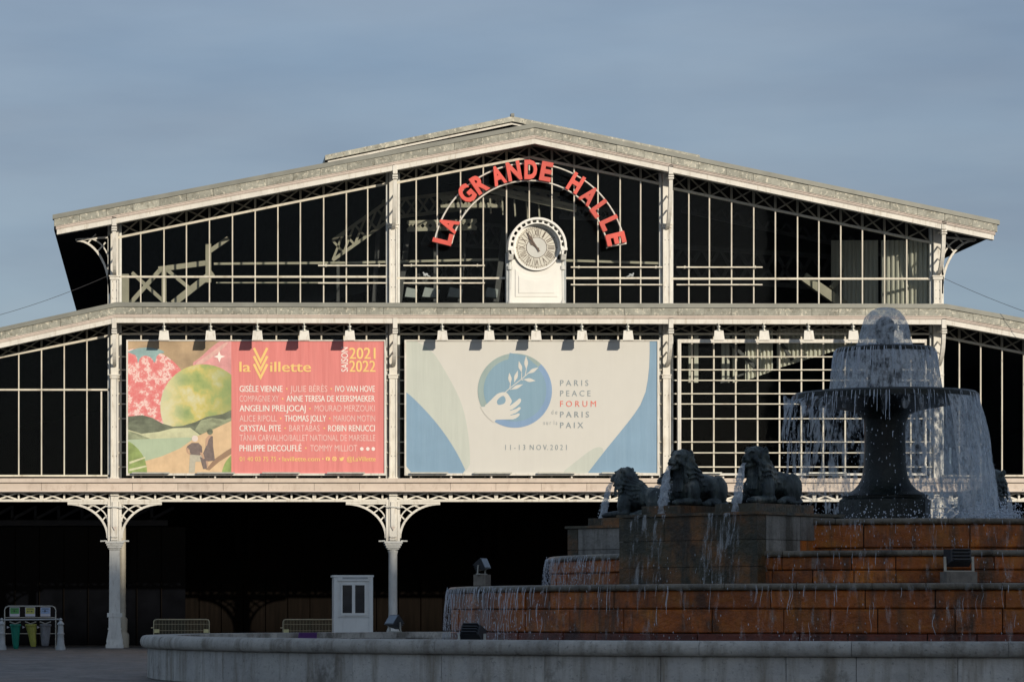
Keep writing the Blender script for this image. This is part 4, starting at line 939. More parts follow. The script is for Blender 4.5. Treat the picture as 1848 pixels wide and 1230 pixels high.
# pedestals for the lions: a core faced with blocks
def pedestal(ang):
    r0, w, zb, zt = 6.34, 2.9, 1.5, 2.90
    c = MB().box(3.6, r0-.05, -w/2+.05, w/2-.05, zb, zt-.02).build('pedestal', M['joint'], ft, local=True); c.rotation_euler = (0, 0, ang)
    hs = [zb, 2.0, 2.46, 2.88]
    for k in range(3):
        n = 3 if k % 2 == 0 else 2; off = 0
        for i in range(n):
            a, b = -w/2 + w*i/n + .004, -w/2 + w*(i+1)/n - .004; d = random.uniform(-.006, .006)
            MB().box(r0-.25, r0+d, a, b, hs[k]+.005, hs[k+1]-.005).build('stone_block', M['wetdark'], c, local=True)
        for s in (-1, 1):
            for i in range(2):
                a, b = 4.0+(r0-.26-4.0)*i/2 + .004, 4.0+(r0-.26-4.0)*(i+1)/2 - .004; d = random.uniform(-.006, .006)
                y0, y1 = sorted((s*(w/2-.2), s*(w/2+d)))
                MB().box(a, b, y0, y1, hs[k]+.005, hs[k+1]-.005).build('stone_block', M['wet'] if i == 0 and k < 2 else M['wetgrey'], c, local=True)
    MB().box(3.7, r0+.04, -w/2-.04, w/2+.04, 2.885, 2.935).build('cap_stone', M['wetdark'], c, local=True)
    for s in (-1, 1): MB().box(4.25, 6.02, s*.78-.42, s*.78+.42, 2.936, 3.09).build('plinth', M['wetdark'], c, local=True)
for a in (45, 135, 225, 315): pedestal(R(a))
# central stem and bowls
iron = lambda pr, name, m='iron', n=48: MB().lathe(pr, n=n).build(name, M[m], ft, local=True, smooth=50)
MB().lathe([(0, 2.70), (.86, 2.70), (.86, 3.32), (.80, 3.36), (.80, 3.40), (0, 3.42)], n=8).build('stem_base', M['iron'], ft, local=True)
iron([(.80, 3.40), (.76, 3.43), (.66, 3.47), (.57, 3.53), (.49, 3.62), (.43, 3.74), (.395, 3.9), (.38, 4.2), (.375, 4.6), (.385, 4.78), (.44, 4.92), (.60, 5.0), (.95, 5.06), (1.35, 5.13), (1.60, 5.20)], 'stem')
iron([(.5, 4.98), (1.0, 5.07), (1.40, 5.14), (1.61, 5.17), (1.69, 5.19), (1.70, 5.30), (1.66, 5.335), (1.56, 5.29), (1.2, 5.22), (.3, 5.20), (0, 5.20)], 'lower_bowl', n=64)
iron([(.42, 5.20), (.38, 5.28), (.33, 5.4), (.31, 5.7), (.33, 5.9), (.45, 5.98), (.7, 6.02)], 'upper_stem')
iron([(.4, 5.96), (.7, 6.01), (.86, 6.04), (.91, 6.055), (.915, 6.15), (.88, 6.18), (.80, 6.13), (.2, 6.1), (0, 6.1)], 'upper_bowl')
iron([(.22, 6.10), (.20, 6.2), (.16, 6.3), (.17, 6.45), (.19, 6.58), (.16, 6.68), (.09, 6.75), (0, 6.77)], 'spout', n=24)

# ---------------------------------------------------------------- lions
E, K = 'e', 'k'
lion_parts = [
 (E, (-.30,0,.37), (.46,.205,.215)), (E, (.06,0,.40), (.34,.225,.26)), (E, (.20,0,.36), (.20,.23,.30)), (E, (-.62,0,.33), (.22,.20,.23)),
 (E, (-.55,.165,.29), (.26,.105,.265)), (E, (-.55,-.165,.29), (.26,.105,.265)), (E, (-.30,.235,.08), (.25,.07,.08)), (E, (-.30,-.235,.08), (.25,.07,.08)), (E, (-.08,.245,.05), (.12,.065,.055)), (E, (-.08,-.245,.05), (.12,.065,.055)),
 (E, (.20,.19,.24), (.16,.085,.21)), (E, (.20,-.19,.24), (.16,.085,.21)), (K, (.12,.205,.09), (.60,.15,.07), .08, .06), (K, (.12,-.205,.09), (.60,-.15,.07), .08, .06), (E, (.64,.15,.055), (.11,.075,.055)), (E, (.64,-.15,.055), (.11,.075,.055)),
 (E, (.02,0,.55), (.36,.20,.17), (0,-.62,0)), (E, (.22,0,.68), (.19,.21,.24)), (E, (.27,0,.50), (.14,.19,.24)), (E, (.30,0,.34), (.10,.16,.20)), (E, (.27,0,.85), (.15,.165,.13)),
 (E, (.37,0,.83), (.15,.128,.145)), (E, (.465,.055,.88), (.06,.046,.030)), (E, (.465,-.055,.88), (.06,.046,.030)), (E, (.535,0,.825), (.105,.040,.045), (0,.42,0)), (E, (.56,0,.765), (.085,.062,.045)), (E, (.575,.036,.735), (.062,.042,.042)), (E, (.575,-.036,.735), (.062,.042,.042)), (E, (.545,0,.640), (.060,.050,.034), (0,.1,0)), (E, (.628,0,.782), (.020,.038,.024)), (E, (.47,0,.66), (.08,.07,.06)),
 (E, (.43,.095,.755), (.07,.045,.065)), (E, (.43,-.095,.755), (.07,.045,.065)),
 (E, (.27,.185,.915), (.03,.050,.060)), (E, (.27,-.185,.915), (.03,.050,.060)),
 (K, (-.80,.02,.20), (-.82,.16,.08), .036, .032), (K, (-.82,.16,.08), (-.56,.31,.045), .032, .030), (K, (-.56,.31,.045), (-.26,.33,.045), .030, .040)]
for s in (-1, 1):                                       # mane locks falling beside the face and over the shoulder
    for k in range(6):
        y = s*(.185 - .008*k); z0, z1 = .88-.035*k, .50-.02*k
        for q in range(4):
            t0, t1 = q/4, (q+1)/4; wv = lambda t: .016*math.sin(t*9+k*1.7)
            lion_parts.append((K, (.22+.042*k+wv(t0), y*(1+.22*t0), z0+(z1-z0)*t0), (.22+.042*k+wv(t1), y*(1+.22*t1), z0+(z1-z0)*t1), .026-.003*q, .023-.003*q))
    for k in range(6): lion_parts.append((K, (.18-.06*k, s*(.175-.010*k), .80-.07*k), (.15-.05*k, s*.215, .42-.01*k), .024, .016))
for k in range(5): lion_parts.append((K, (.36, -.10+.05*k, .58), (.41, -.09+.045*k, .26), .024, .018))
lion_me = sculpt(lion_parts, .0115, 'lion_statue', 2)
def carve(me):
    """eye hollows, open mouth, ear cups, ribs and hair grooves cut into the cast body"""
    cuts = [((.515, .062, .842), .042, .030), ((.515, -.062, .842), .042, .030), ((.60, 0, .685), .055, .045), ((.295, .195, .92), .035, .025), ((.295, -.195, .92), .035, .025), ((.655, .02, .775), .014, .010), ((.655, -.02, .775), .014, .010)]
    for k in (-1, 1): cuts += [((-.28, .22*k, .36), .09, .022), ((-.02, .235*k, .28), .05, .02)] + [((.70, .15*k + d, .05), .022, .022) for d in (-.045, 0, .045)]
    out = []
    for v in me.vertices:
        c, n = v.co, v.normal; d = 0
        for q, r, dp in cuts:
            e = (c - Vector(q)).length/r
            if e < 1: d -= dp*(1-e*e)**2
        if c.z > .30 and -.14 < c.x < .40 and not (c.x > .36 and c.z > .72):
            d += .010*math.sin(math.atan2(c.y, c.z-.55 + .0001)*17 + 5*nrm(c.x*6, c.y*6, c.z*3) + c.x*9)*min(1, (c.z-.30)*6)
        d += .006*nrm(c.x*14, c.y*14, c.z*14)
        out.append(c + n*d)
    for v, p in zip(me.vertices, out): v.co = p
    me.update()
def nrm(x, y, z): return noise.noise(Vector((x, y, z)))
carve(lion_me)
LR, LO = 5.10, .78
def lion_at(ang, side):
    a = R(ang); x = LR*math.cos(a) - side*LO*math.sin(a); y = LR*math.sin(a) + side*LO*math.cos(a)
    return (FX+x, FY+y, 3.085), a
jets = []
for ang, side, lab in ((225, 1, 'dark bronze lion in front of the empty frame, next to the plinth holding the tail'), (225, -1, ''), (135, 1, ''), (135, -1, ''), (45, 1, '')):
    loc, a = lion_at(ang, side)
    o = link('lion_statue', lion_me, M['bronze'], None, loc, a); o.scale = (1.04, 1.04, 1.04)
    jets.append((loc, a, (ang, side)))
    o['group'] = 'bronze lions around the fountain'; o['category'] = 'statue'
    o['label'] = {(225, 1): 'bronze lion with full flank in view beside the fountain stem', (225, -1): 'bronze lion lying between the two other spouting lions', (135, 1): 'bronze lion hidden behind its neighbours on the rear pedestal', (135, -1): 'dark bronze lion in profile before the forum banner', (45, 1): 'bronze lion turned away behind the heavy water curtain'}[(ang, side)]

# ---------------------------------------------------------------- falling water
def nrm(x, y, z): return noise.noise(Vector((x, y, z)))
def stuff(o, lab): return tag(o, lab, 'water', kind='stuff')
def octa(mb, p, r, st=1.0):
    x, y, z = p; mb.add([(x+r,y,z),(x-r,y,z),(x,y+r,z),(x,y-r,z),(x,y,z+r*st),(x,y,z-r*st)], [(0,2,4),(2,1,4),(1,3,4),(3,0,4),(2,0,5),(1,2,5),(3,1,5),(0,3,5)])
def strand(mb, pts, r):
    n = len(pts); mb.tube(pts, [r*(.5+.8*abs(nrm(p[0]*5, p[1]*5, p[2]*7)))*(1 if 0 < i < n-1 else .3) for i, p in enumerate(pts)], 4)
# dome over the spout
pr = [(.012, 6.945), (.14, 6.93), (.26, 6.87), (.36, 6.76), (.42, 6.62), (.46, 6.46), (.49, 6.3), (.535, 6.19)]
mb = MB(); mb.lathe(pr, (FX, FY), 90, jit=lambda a, z: .022*nrm(math.cos(a)*5, math.sin(a)*5, z*6))
stuff(mb.build('falling_water', M['w_dome'], smooth=180, recalc=False), 'rounded dome of clear water over the topmost spout')
# curtain between the bowls
pr = [(.905+.12*t**.6, 6.10-.79*t) for t in [i/14 for i in range(15)]]
mb = MB(); mb.lathe(pr, (FX, FY), 140, jit=lambda a, z: .03*nrm(math.cos(a)*6, math.sin(a)*6, z*1.6)*(6.3-z) + .05*max(0, math.cos(a-.2))*(6.15-z))
stuff(mb.build('falling_water', M['w_curtain'], smooth=180, recalc=False), 'even white curtain of water between the upper and lower bowl')
# heavy wind-blown curtain on one side of the lower bowl
def blown(a0, a1, n, z1, drift, m, lab, bow=.28, jag=.5):
    vs = []; rows_ = 20
    for i in range(n+1):
        a = a0 + (a1-a0)*i/n; zz1 = z1 + jag*max(-.6, nrm(a*7, 3, 1))
        for j in range(rows_+1):
            t = j/rows_; z = 5.22 - (5.22-zz1)*t**1.3 if t > 0 else 5.22
            r = 1.69 + bow*(1-(1-t)**2) + .06*nrm(a*9, z*1.2, 5)*t*2
            vs.append((FX + r*math.cos(a) + drift*t**1.6, FY + r*math.sin(a), z))
    mb = MB(); mb.add(vs, [(i*(rows_+1)+j, (i+1)*(rows_+1)+j, (i+1)*(rows_+1)+j+1, i*(rows_+1)+j+1) for i in range(n) for j in range(rows_)])
    stuff(mb.build('falling_water', m, smooth=180, recalc=False), lab)
blown(R(-62), R(75), 110, 2.85, .16, M['w_curtain'], 'heavy wind blown curtain of water pouring off the large bowl', .22, .2)
blown(R(-140), R(-62), 70, 4.95, .0, M['w_fringe'], 'ragged strip of water trickling off the front of the large bowl', .06, .5)
blown(R(150), R(222), 60, 4.72, -.02, M['w_ragged'], 'broken fringe of water off the bowl edge before the glazing grid', .16, 1.3)
blown(R(75), R(150), 60, 2.9, .0, M['w_ragged'], 'broken water veil hanging behind the fountain stem', .16, 1.4)
blown(R(-52), R(48), 90, 2.86, .15, M['w_ragged'], 'outer ragged layer of the wind blown water curtain', .25, .1)
# sheets running down the pedestal fronts below the jets
for ang in (225, 135):
    for sd in (-1, 1):
        vs = []; n, rows_ = 26, 16; ca, sa = math.cos(R(ang)), math.sin(R(ang))
        for i in range(n+1):
            u = sd*.78 + (i/n-.5)*.75
            for j in range(rows_+1):
                t = j/rows_; r = 6.40 + .16*t**.7 + .05*nrm(u*5, t*3, ang); uu = u*(1+.12*t*(i/n-.5))
                vs.append((FX + r*ca - uu*sa, FY + r*sa + uu*ca, 2.92 - 1.22*t))
        mb = MB(); mb.add(vs, [(i*(rows_+1)+j, (i+1)*(rows_+1)+j, (i+1)*(rows_+1)+j+1, i*(rows_+1)+j+1) for i in range(n) for j in range(rows_)])
        stuff(mb.build('falling_water', M['w_fringe'], smooth=180, recalc=False), 'thin water sheet running down a lion pedestal')
# strands and drops
mb = MB()
for i in range(170):
    a = random.uniform(0, 2*math.pi); right = math.cos(a-.1) > .35
    z = 5.31; L = random.uniform(.08, .35) if random.random() < .75 else random.uniform(.3, .8)
    r = 1.685; z0 = z - (0 if random.random() < .7 else random.uniform(.2, 1.2)); pts = []
    for j in range(8):
        t = j/7; d = L*t; fall = (z - z0 + d)
        pts.append((FX+(r+.10*math.sqrt(fall)+.015*nrm(a*9, d*6, i))*math.cos(a) + (.05*fall if right else 0), FY+(r+.10*math.sqrt(fall))*math.sin(a), z0-d))
    strand(mb, pts, random.uniform(.004, .010))
for i in range(150):
    a = random.uniform(0, 2*math.pi); L = random.uniform(.1, .6); r = .912
    strand(mb, [(FX+(r+.12*math.sqrt(L*j/6))*math.cos(a), FY+(r+.12*math.sqrt(L*j/6))*math.sin(a), 6.16-L*j/6) for j in range(7)], random.uniform(.005, .011))
stuff(mb.build('falling_water', M['drop'], smooth=60), 'thin strands of water dripping from both bowl rims')
mb = MB()
for i in range(2600):
    u = random.random()
    if u < .30:   a = random.gauss(0, .6); z = random.uniform(2.9, 5.0); r = 1.72 + .28*(5.2-z)/2.3 + random.gauss(0, .03); x0 = .16*((5.2-z)/2.3)**1.6
    elif u < .62: a = random.uniform(1.2, 5.1); r = random.gauss(1.80, .05); z = random.uniform(2.9, 5.2); x0 = 0
    elif u < .78: a = random.uniform(0, 6.28); r = random.uniform(.3, 2.4); z = 2.86 + abs(random.gauss(0, .22)); x0 = .2
    elif u < .88: a = random.uniform(0, 6.28); r = random.gauss(.98, .05); z = 5.3 + abs(random.gauss(0, .06)); x0 = .02
    elif u < .94: a = random.uniform(0, 6.28); r = random.gauss(.56, .05); z = 6.15 + abs(random.gauss(0, .04)); x0 = 0
    else: a = random.gauss(.2, .5); r = random.gauss(2.2, .15); z = 2.9 + abs(random.gauss(0, .3)); x0 = .2
    octa(mb, (FX+x0+r*math.cos(a), FY+r*math.sin(a), z), random.choice((.004, .005, .007, .010)), random.uniform(1.2, 3))
stuff(mb.build('spray', M['drop'], recalc=False), 'loose drops of spray around the bowls and stem')
# splash crowns where curtains land
mb = MB()
for i in range(4200):
    u = random.random()*.5 if i < 1500 else random.uniform(.5, 1)
    a = random.uniform(0, 6.28) if u < .6 else random.gauss(-.1, .7); r = random.gauss(1.02, .03) if u < .30 else random.gauss(.55, .02) if u < .42 else random.gauss(2.10, .16)
    z = 5.32 if u < .30 else 6.18 if u < .42 else 2.85; hgt = abs(random.gauss(0, .022 if u < .42 else .17))
    octa(mb, (FX+r*math.cos(a)+(.15 if u >= .42 else 0), FY+r*math.sin(a), z+hgt), random.choice((.006, .009, .013, .018)), 1.2)
stuff(mb.build('splash', M['drop'], recalc=False), 'low splashes where the curtains hit bowl and stone')
# jets from the lions' mouths
for loc, a, key in jets:
    mb = MB(); d = Vector((math.cos(a), math.sin(a), 0)); p0 = Vector(loc) + d*.635 + Vector((0,0,.715)); P = []; rr = []
    for i in range(22):
        t = i/21*.42; q = p0 + d*(.62*t) + Vector((0,0,-.5*9.81*t*t)); P.append(q); rr.append(.028+.055*(i/21) + .018*nrm(q.x*9, q.y*9, q.z*12))
    n = 12; vs = []; perp = Vector((-d.y, d.x, 0))
    for i, q in enumerate(P):
        for k in range(n):
            th = 2*math.pi*k/n; r = rr[i]*(1+.35*nrm(math.cos(th)*2+i*.5, math.sin(th)*2, i*.8+key[0]))
            vs.append(q + perp*r*math.cos(th)*1.1 + d*r*math.sin(th))
    mb.add(vs, [(i*n+k, i*n+(k+1) % n, (i+1)*n+(k+1) % n, (i+1)*n+k) for i in range(len(P)-1) for k in range(n)])
    for i in range(420):
        t = random.uniform(.25, .66); q = p0 + d*(.62*t) + Vector((0,0,-.5*9.81*t*t)); q += Vector((random.gauss(0, .05+.1*max(0, t-.35)), random.gauss(0, .05+.3*max(0, t-.35)), random.gauss(0, .06)))
        if q.z > 1.75: octa(mb, q, random.choice((.006, .009, .012)), 1.6)
    stuff(mb.build('water_jet', M['w_dome'], smooth=80), {(225, 1): 'spout of water from the lion beside the fountain stem', (225, -1): 'spout of water from the lion between its neighbours', (135, 1): 'spout of water from the hidden lion of the rear pedestal', (135, -1): 'spout of water from the lion in profile before the banner', (45, 1): 'spout of water from the lion facing away'}[key])
# films and strands running over the tier edges
def spill(r, zt, zb, a0, a1, n, lab, heavy):
    mb = MB(); out = .07
    for i in range(n):
        a = random.uniform(a0, a1); L = random.uniform(.10, .45)*(zt-zb); s0 = 0 if random.random() < .55 else random.uniform(0, .6)*(zt-zb); pts = []; k = 8
        for j in range(k):
            d = s0 + (L)*j/(k-1)
            if zt-d < zb: break
            rr = r + out + .09*math.sqrt(d) + .02*nrm(a*40, d*5, i); aa = a + .006*nrm(a*30, d*4, 9)
            pts.append((FX+rr*math.cos(aa), FY+rr*math.sin(aa), zt-.03-d))
        if len(pts) > 2: strand(mb, pts, random.uniform(.0025, .0065)*heavy)
    for i in range(n*5):
        a = random.uniform(a0, a1); d = random.uniform(0, 1)**.7*(zt-zb); rr = r + out + .1*math.sqrt(d)
        octa(mb, (FX+rr*math.cos(a), FY+rr*math.sin(a), zt-d), random.choice((.003, .004, .006, .008)), 3)
    stuff(mb.build('falling_water', M['drop'], smooth=60), lab)
spill(8.11, 1.69, .60, R(170), R(290), 70, 'thin trickles running down the lowest orange tier', 1.0)
spill(8.11, 1.69, .60, R(172), R(212), 110, 'dense fringe of trickles at the rounded end of the lowest tier', 1.3)
spill(6.25, 2.26, 1.70, R(160), R(300), 50, 'thin trickles running down the middle tier', .8)
spill(6.25, 2.26, 1.70, R(176), R(204), 60, 'dense fringe of trickles at the rounded end of the middle tier', 1.2)
spill(4.82, 2.84, 2.27, R(220), R(300), 40, 'thin trickles running down the top tier', .8)
def film(r, zt, zb, a0, a1, m, lab):
    mb = MB(); mb.lathe([(r+.065+.10*t**.7, zt-.02-(zt-zb)*t) for t in [i/10 for i in range(11)]], (FX, FY), 80, a0, a1, jit=lambda a, z: .03*nrm(a*25, z*2, 3)*(zt-z))
    stuff(mb.build('falling_water', m, smooth=180, recalc=False), lab)
film(8.11, 1.69, .55, R(165), R(205), M['w_fringe'], 'water sheet falling off the rounded end of the lowest tier')
film(6.25, 2.26, 1.70, R(165), R(210), M['w_fringe'], 'water sheet falling off the rounded end of the middle tier')
film(8.11, 1.69, .55, R(205), R(300), M['w_film'], 'thin water film over the front of the lowest tier')
film(6.25, 2.26, 1.70, R(238), R(300), M['w_film'], 'thin water film over the front of the middle tier')
film(4.82, 2.84, 2.27, R(238), R(300), M['w_film'], 'thin water film over the front of the top tier')

# ---------------------------------------------------------------- spotlights on the fountain
def spot(loc, rotz, tilt, lab, block, size=1.0):
    t = thing('spotlight', lab, 'spotlight', loc, rotz); z = 0
    if block:
        bx, by, bz = block; MB().box(-bx/2, bx/2, -by/2, by/2, 0, bz).build('block', M['concrete'], t, local=True); z = bz
    s = size; c, sn = math.cos(tilt), math.sin(tilt); zc_ = z + .20*s
    def P(x, y, zz): return (x*s, (y*c - zz*sn)*s, zc_ + (y*sn + zz*c)*s)
    mb = MB(); mb.hexa([P(-.17,-.09,-.12), P(.17,-.09,-.12), P(.14,.10,-.08), P(-.14,.10,-.08), P(-.17,-.09,.12), P(.17,-.09,.12), P(.14,.10,.08), P(-.14,.10,.08)]); mb.build('housing', M['floodblack'], t, local=True)
    MB().hexa([P(-.15,-.10,-.10), P(.15,-.10,-.10), P(.15,-.092,-.10), P(-.15,-.092,-.10), P(-.15,-.10,.10), P(.15,-.10,.10), P(.15,-.092,.10), P(-.15,-.092,.10)]).build('lens', M['lens'], t, local=True)
    for q in range(4): MB().hexa([P(-.12,.10,-.075+.045*q), P(.12,.10,-.075+.045*q), P(.11,.15,-.07+.045*q), P(-.11,.15,-.07+.045*q), P(-.12,.10,-.06+.045*q), P(.12,.10,-.06+.045*q), P(.11,.15,-.055+.045*q), P(-.11,.15,-.055+.045*q)]).build('cooling_fin', M['floodblack'], t, local=True)
    for sd in (-1, 1): MB().bar((sd*.19*s, .02*s, z), (sd*.19*s, 0, zc_), .035*s, .02).build('bracket', M['galv'], t, local=True)
    MB().box(-.2*s, .2*s, -.03, .05, z, z+.02).build('bracket_foot', M['galv'], t, local=True)
    return t
def on_px(px, py, Y): return (X(px,Y), Y, Z(py,Y))
def rim_point(px, r):                                    # where the sight line of a pixel column meets the far side of a circle about the fountain
    k = (px-CX)/FPX; A_ = k*k+1; B_ = -2*(k*FX+FY); C_ = FX*FX+FY*FY-r*r; Y = (-B_+math.sqrt(B_*B_-4*A_*C_))/(2*A_); return k*Y, Y
ya = 61.5; spot(on_px(870, 1056, ya), R(60), R(-25), 'spotlight on a concrete block at the rounded end of the lowest tier', (.26, .26, .22), .95)
spot((X(852, 50.2), 50.2, .42), R(155), R(35), 'black spotlight standing in the basin below the water fringe', (.3, .3, .22), 1.15)
xb_, yb = rim_point(712, RB-.2); spot((xb_, yb, HB), R(-60), R(-35), 'small black spotlight on the basin rim beside the guard cabin', None, 1.1)
yc = 51.35; spot((X(1730, yc), yc, 1.69), R(185), R(10), 'wide black spotlight on a concrete block below the large bowl', (.52, .34, .20), 1.25)
# purple plaque on the inside of the far rim
px_, py_ = rim_point(550, RB-.58); pa = math.atan2(py_-FY, px_-FX)
pq = thing('plaque', 'small purple notice plaque on the inside of the basin rim', 'plaque', (FX+(RB-.58)*math.cos(pa), FY+(RB-.58)*math.sin(pa), HB-.14), pa+R(90))
MB().hexa([(-.38,.0,-.16),(.30,.0,-.16),(.30,.03,-.16),(-.38,.03,-.16),(-.22,.14,.145),(.42,.14,.145),(.42,.17,.145),(-.22,.17,.145)]).build('plate', M['purple'], pq, local=True)
for i, s_ in enumerate(('Baignade', 'interdite')):
    me = text_mesh(s_, .02); xs_ = [v.co.x for v in me.vertices]; k_ = .36/(max(xs_)-min(xs_))
    for v in me.vertices:
        zz = v.co.z*k_ + .03 - .13*i; v.co = Vector((v.co.x*k_ - .14 - .06*i, (zz+.16)*.459 - .006, zz))
    link('lettering', me, M['printpale'], pq)

# ---------------------------------------------------------------- guard cabin
YK = 108.0
cb = thing('guard_cabin', 'pale prefabricated guard cabin with a twin window in front of the arcade', 'cabin', (X(636,YK), YK, GZ))
x0, x1, zt = X(603,YK), X(672.5,YK), Z(1038,YK)
MB().box(x0, x1, YK, YK+1.3, GZ, zt-.05).build('body', M['cabin'], cb)
MB().box(x0-.05, x1+.04, YK-.05, YK+1.35, zt-.05, zt+.02).build('roof', M['cabin'], cb)
for a, b in ((x0-.01, x0+.12), (x1-.12, x1+.01)): MB().box(a, b, YK-.03, YK, GZ, zt-.051).build('corner_post', M['cabin'], cb)
MB().box(x0+.125, x1-.125, YK-.045, YK, Z(1047.5,YK), Z(1040.5,YK)).build('shutter_box', M['cabin'], cb)
MB().box(X(618,YK), X(664,YK), YK-.05, YK-.045, Z(1044,YK), Z(1040.8,YK)).build('vent', M['bollard'], cb)
wf = MB(); ax, bx_, at, ab = X(615,YK), X(661,YK), Z(1052,YK), Z(1110,YK)
for a, b, c, d in ((ax, bx_, at-.06, at), (ax, bx_, ab, ab+.09), (ax, ax+.06, ab+.09, at-.06), (bx_-.06, bx_, ab+.09, at-.06), ((ax+bx_)/2-.055, (ax+bx_)/2+.055, ab+.09, at-.06)): wf.box(a, b, YK-.035, YK, c, d)
w_ = wf.build('window', M['clockwhite'], cb); w_.data.materials.clear(); w_.data.materials.append(M['cabin'])
for a, b in ((ax+.06, (ax+bx_)/2-.055), ((ax+bx_)/2+.055, bx_-.06)): MB().box(a, b, YK-.012, YK-.002, ab+.09, at-.06).build('pane', M['cabinglass'], w_)
MB().box(x0+.125, x1-.125, YK-.012, YK, Z(1113,YK)-.012, Z(1113,YK)).build('panel_joint', M['bollard'], cb)

# ---------------------------------------------------------------- crowd barriers
def barrier(px0, px1, Y, lab):
    xa, xb = X(px0,Y), X(px1,Y); L = xb-xa; t = thing('crowd_barrier', lab, 'barrier', (xa, Y, GZ), 0, 'crowd barriers in the arcade')
    h = 1.10; MB().tube([(0,0,.02), (0,0,h-.08), (.03,0,h-.02), (.09,0,h), (L-.09,0,h), (L-.03,0,h-.02), (L,0,h-.08), (L,0,.02)], .021, 8).build('frame', M['barrier'], t, local=True, smooth=60)
    MB().tube([(0,0,.16), (L,0,.16)], .016, 6).build('rail', M['barrier'], t, local=True)
    for q in (.42, .70, .93): MB().tube([(0,0,q), (L,0,q)], .008, 5).build('wire', M['barrier'], t, local=True)
    n = 38
    for i in range(1, n): MB().tube([(L*i/n,0,.16), (L*i/n,0,h)], .0055, 4).build('wire', M['barrier'], t, local=True)
    for q in (0, L): MB().box(q-.03, q+.03, -.3, .3, 0, .03).build('foot', M['barrier'], t, local=True)
    for a in (.02, L-.20): MB().box(a, a+.18, -.03, -.012, .62, .75).build('reflector', M['plate'], t, local=True)
    MB().tube([(-.10,0,.8), (0,0,.8)], .02, 6).build('hook', M['barrier'], t, local=True)
barrier(277.5, 377.5, 112.0, 'pale wire crowd barrier standing alone near the square column')
barrier(511, 611, 111.0, 'pale wire crowd barrier beside the guard cabin')

# ---------------------------------------------------------------- waste sorting rack and bollards
YW = 112.0; wx0 = X(8.5, YW)
wr = thing('waste_rack', 'galvanised waste sorting rack with three coloured signs and bags', 'waste rack', (X(55,YW), YW, GZ))
Lr = X(100.5,YW)-wx0; hx = wx0; hz = Z(1093,YW)
MB().tube([(hx,YW,GZ), (hx,YW,hz-.14), (hx+.04,YW,hz-.04), (hx+.14,YW,hz), (hx+Lr-.14,YW,hz), (hx+Lr-.04,YW,hz-.04), (hx+Lr,YW,hz-.14), (hx+Lr,YW,GZ)], .022, 8).build('frame', M['galv'], wr, smooth=60)
for py in (1113.5, 1142.5): MB().tube([(hx,YW,Z(py,YW)), (hx+Lr,YW,Z(py,YW))], .015, 6).build('rail', M['galv'], wr)
for px, m, dark in ((26.5, 'sign_green', 1), (54.5, 'sign_yellow', 2), (82, 'sign_blue', 3)):
    a, b, c, d = X(px-9,YW), X(px+9,YW), Z(1111.5,YW), Z(1095,YW)
    s_ = MB().box(a, b, YW-.02, YW-.005, c, d).build('sign', M['printpale'], wr)
    MB().box(a+.02, b-.02, YW-.024, YW-.02, c+.02+.08*(dark != 0), d-.02).build('sign_face', M[m], s_)
    for i_ in range(3): MB().box(a+.07+.07*i_, a+.12+.07*i_, YW-.027, YW-.024, c+.16+.025*((i_+dark) % 2), c+.20+.03*((i_*dark) % 2)).build('pictogram', M['floodblack'], s_)
    MB().box(a+.06, b-.06, YW-.027, YW-.024, d-.07, d-.045).build('pictogram', M['floodblack'], s_)
def bag(px, ytop, ybot, wt, wb, lean, m):
    mb = MB(); zt_, zb_ = Z(ytop,YW), Z(ybot,YW); n = 18; rows_ = 12; vs = []
    for j in range(rows_+1):
        t = j/rows_; r = (wt + (wb-wt)*t)*(.6+.4*(1-t)**0+.0) ; r = wt + (wb-wt)*min(1, t*1.15); r *= (1 if t < .92 else .75)
        for k in range(n):
            th = 2*math.pi*k/n; q = r*(1+.13*nrm(math.cos(th)*2.5, math.sin(th)*2.5, t*2+px))
            vs.append((X(px,YW)+lean*t+q*math.cos(th), YW-.1+q*math.sin(th)*.8, zt_+(zb_-zt_)*t))
    mb.add(vs, [(j*n+k, j*n+(k+1) % n, (j+1)*n+(k+1) % n, (j+1)*n+k) for j in range(rows_) for k in range(n)] + [tuple(range(rows_*n, rows_*n+n))])
    return mb.build('bag', M[m], wr, smooth=60)
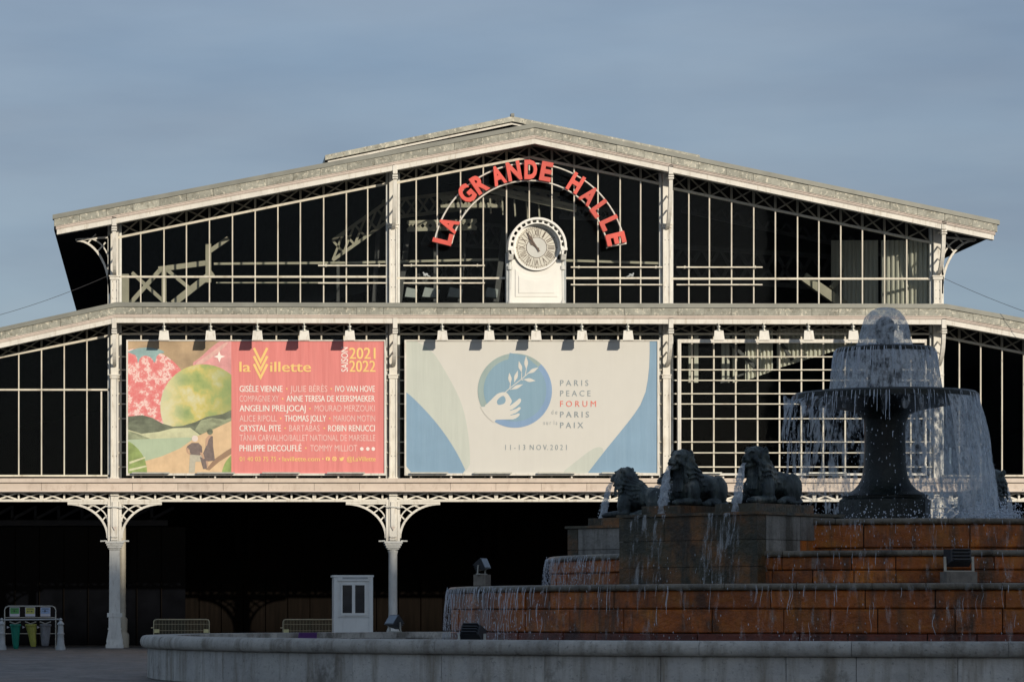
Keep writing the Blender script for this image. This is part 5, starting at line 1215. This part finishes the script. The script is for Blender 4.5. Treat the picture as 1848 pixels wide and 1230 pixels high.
for px, m, yb_, le, wb_ in ((28, 'bag_green', 1170, .02, .105), (56, 'bag_yellow', 1166, .10, .11), (82.5, 'bag_grey', 1165, -.02, .14)):
    bag(px, 1127, yb_, .19, wb_, le, m)
    MB().lathe([(.20, Z(1129,YW)), (.215, Z(1127,YW)), (.20, Z(1125,YW))], (X(px,YW), YW-.1), 16).build('hoop', M[m], wr, smooth=60)
    for s in (-1, 1): MB().tube([(X(px,YW)+s*.20, YW-.28, Z(1121,YW)), (X(px,YW)+s*.12, YW-.29, Z(1122.5,YW)), (X(px,YW), YW-.30, Z(1125,YW))], .022, 6).build('lid_rim', M['galv'], wr, smooth=60)
    MB().prism([(X(px-15.5,YW), Z(1133.5,YW)), (X(px-10.5,YW), Z(1131,YW)), (X(px-15.5,YW), Z(1128.5,YW))], YW-.05, YW-.02).build('clamp', M['printpale'], wr)
YP = 111.3
def bollard(px, lab):
    t = thing('bollard', lab, 'bollard', (X(px,YP), YP, GZ), 0, 'cast bollards')
    MB().lathe([(.175,0),(.175,.10),(.15,.14),(.15,.16),(.135,.22),(.12,.40),(.115,.55),(.13,.57),(.13,.61),(.11,.63),(.095,.90),(.13,.92),(.13,.95),(.09,.99),(.05,1.05),(.03,1.06)], n=24).build('post', M['bollard'], t, local=True, smooth=40)
    MB().lathe([(.0,1.045),(.045,1.06),(.062,1.10),(.045,1.14),(0,1.16)], n=14).build('ball', M['bollard'], t, local=True, smooth=60)
bollard(109.5, 'grey bollard on the open paving side of the waste rack'); bollard(3, 'grey bollard beside the green waste bag')
rl = MB().tube([(X(3,YP)+.065, YP, GZ+1.09), (X(109.5,YP)-.065, YP, GZ+1.11)], .026, 8); rl.build('rail', M['bollard'], bpy.data.objects['bollard'])

# ---------------------------------------------------------------- pigeons on the transom
pg = sculpt([(E, (0,0,.09), (.11,.055,.055), (0,.35,0)), (E, (.09,0,.16), (.035,.03,.035)), (K, (.06,0,.11), (.09,0,.16), .035, .028), (K, (-.08,0,.06), (-.2,0,.02), .03, .015), (K, (.115,0,.16), (.14,0,.152), .01, .004), (K, (.0,.02,.05), (.01,.02,.0), .008, .008), (K, (.0,-.02,.05), (.01,-.02,.0), .008, .008)], .008, 'pigeon', 1)
for px, py, rz, lab in ((768, 501, R(200), 'pale pigeon perched on the window transom beside the letter L of the sign'), (1139, 502, R(20), 'pale pigeon perched on the window transom below the last sign letter E')):
    tag(link('pigeon', pg, M['bollard'], None, (X(px,YF-.04), YF-.04, Z(py,YF)+.02), rz), lab, 'pigeon', 'pigeons on the glazing')
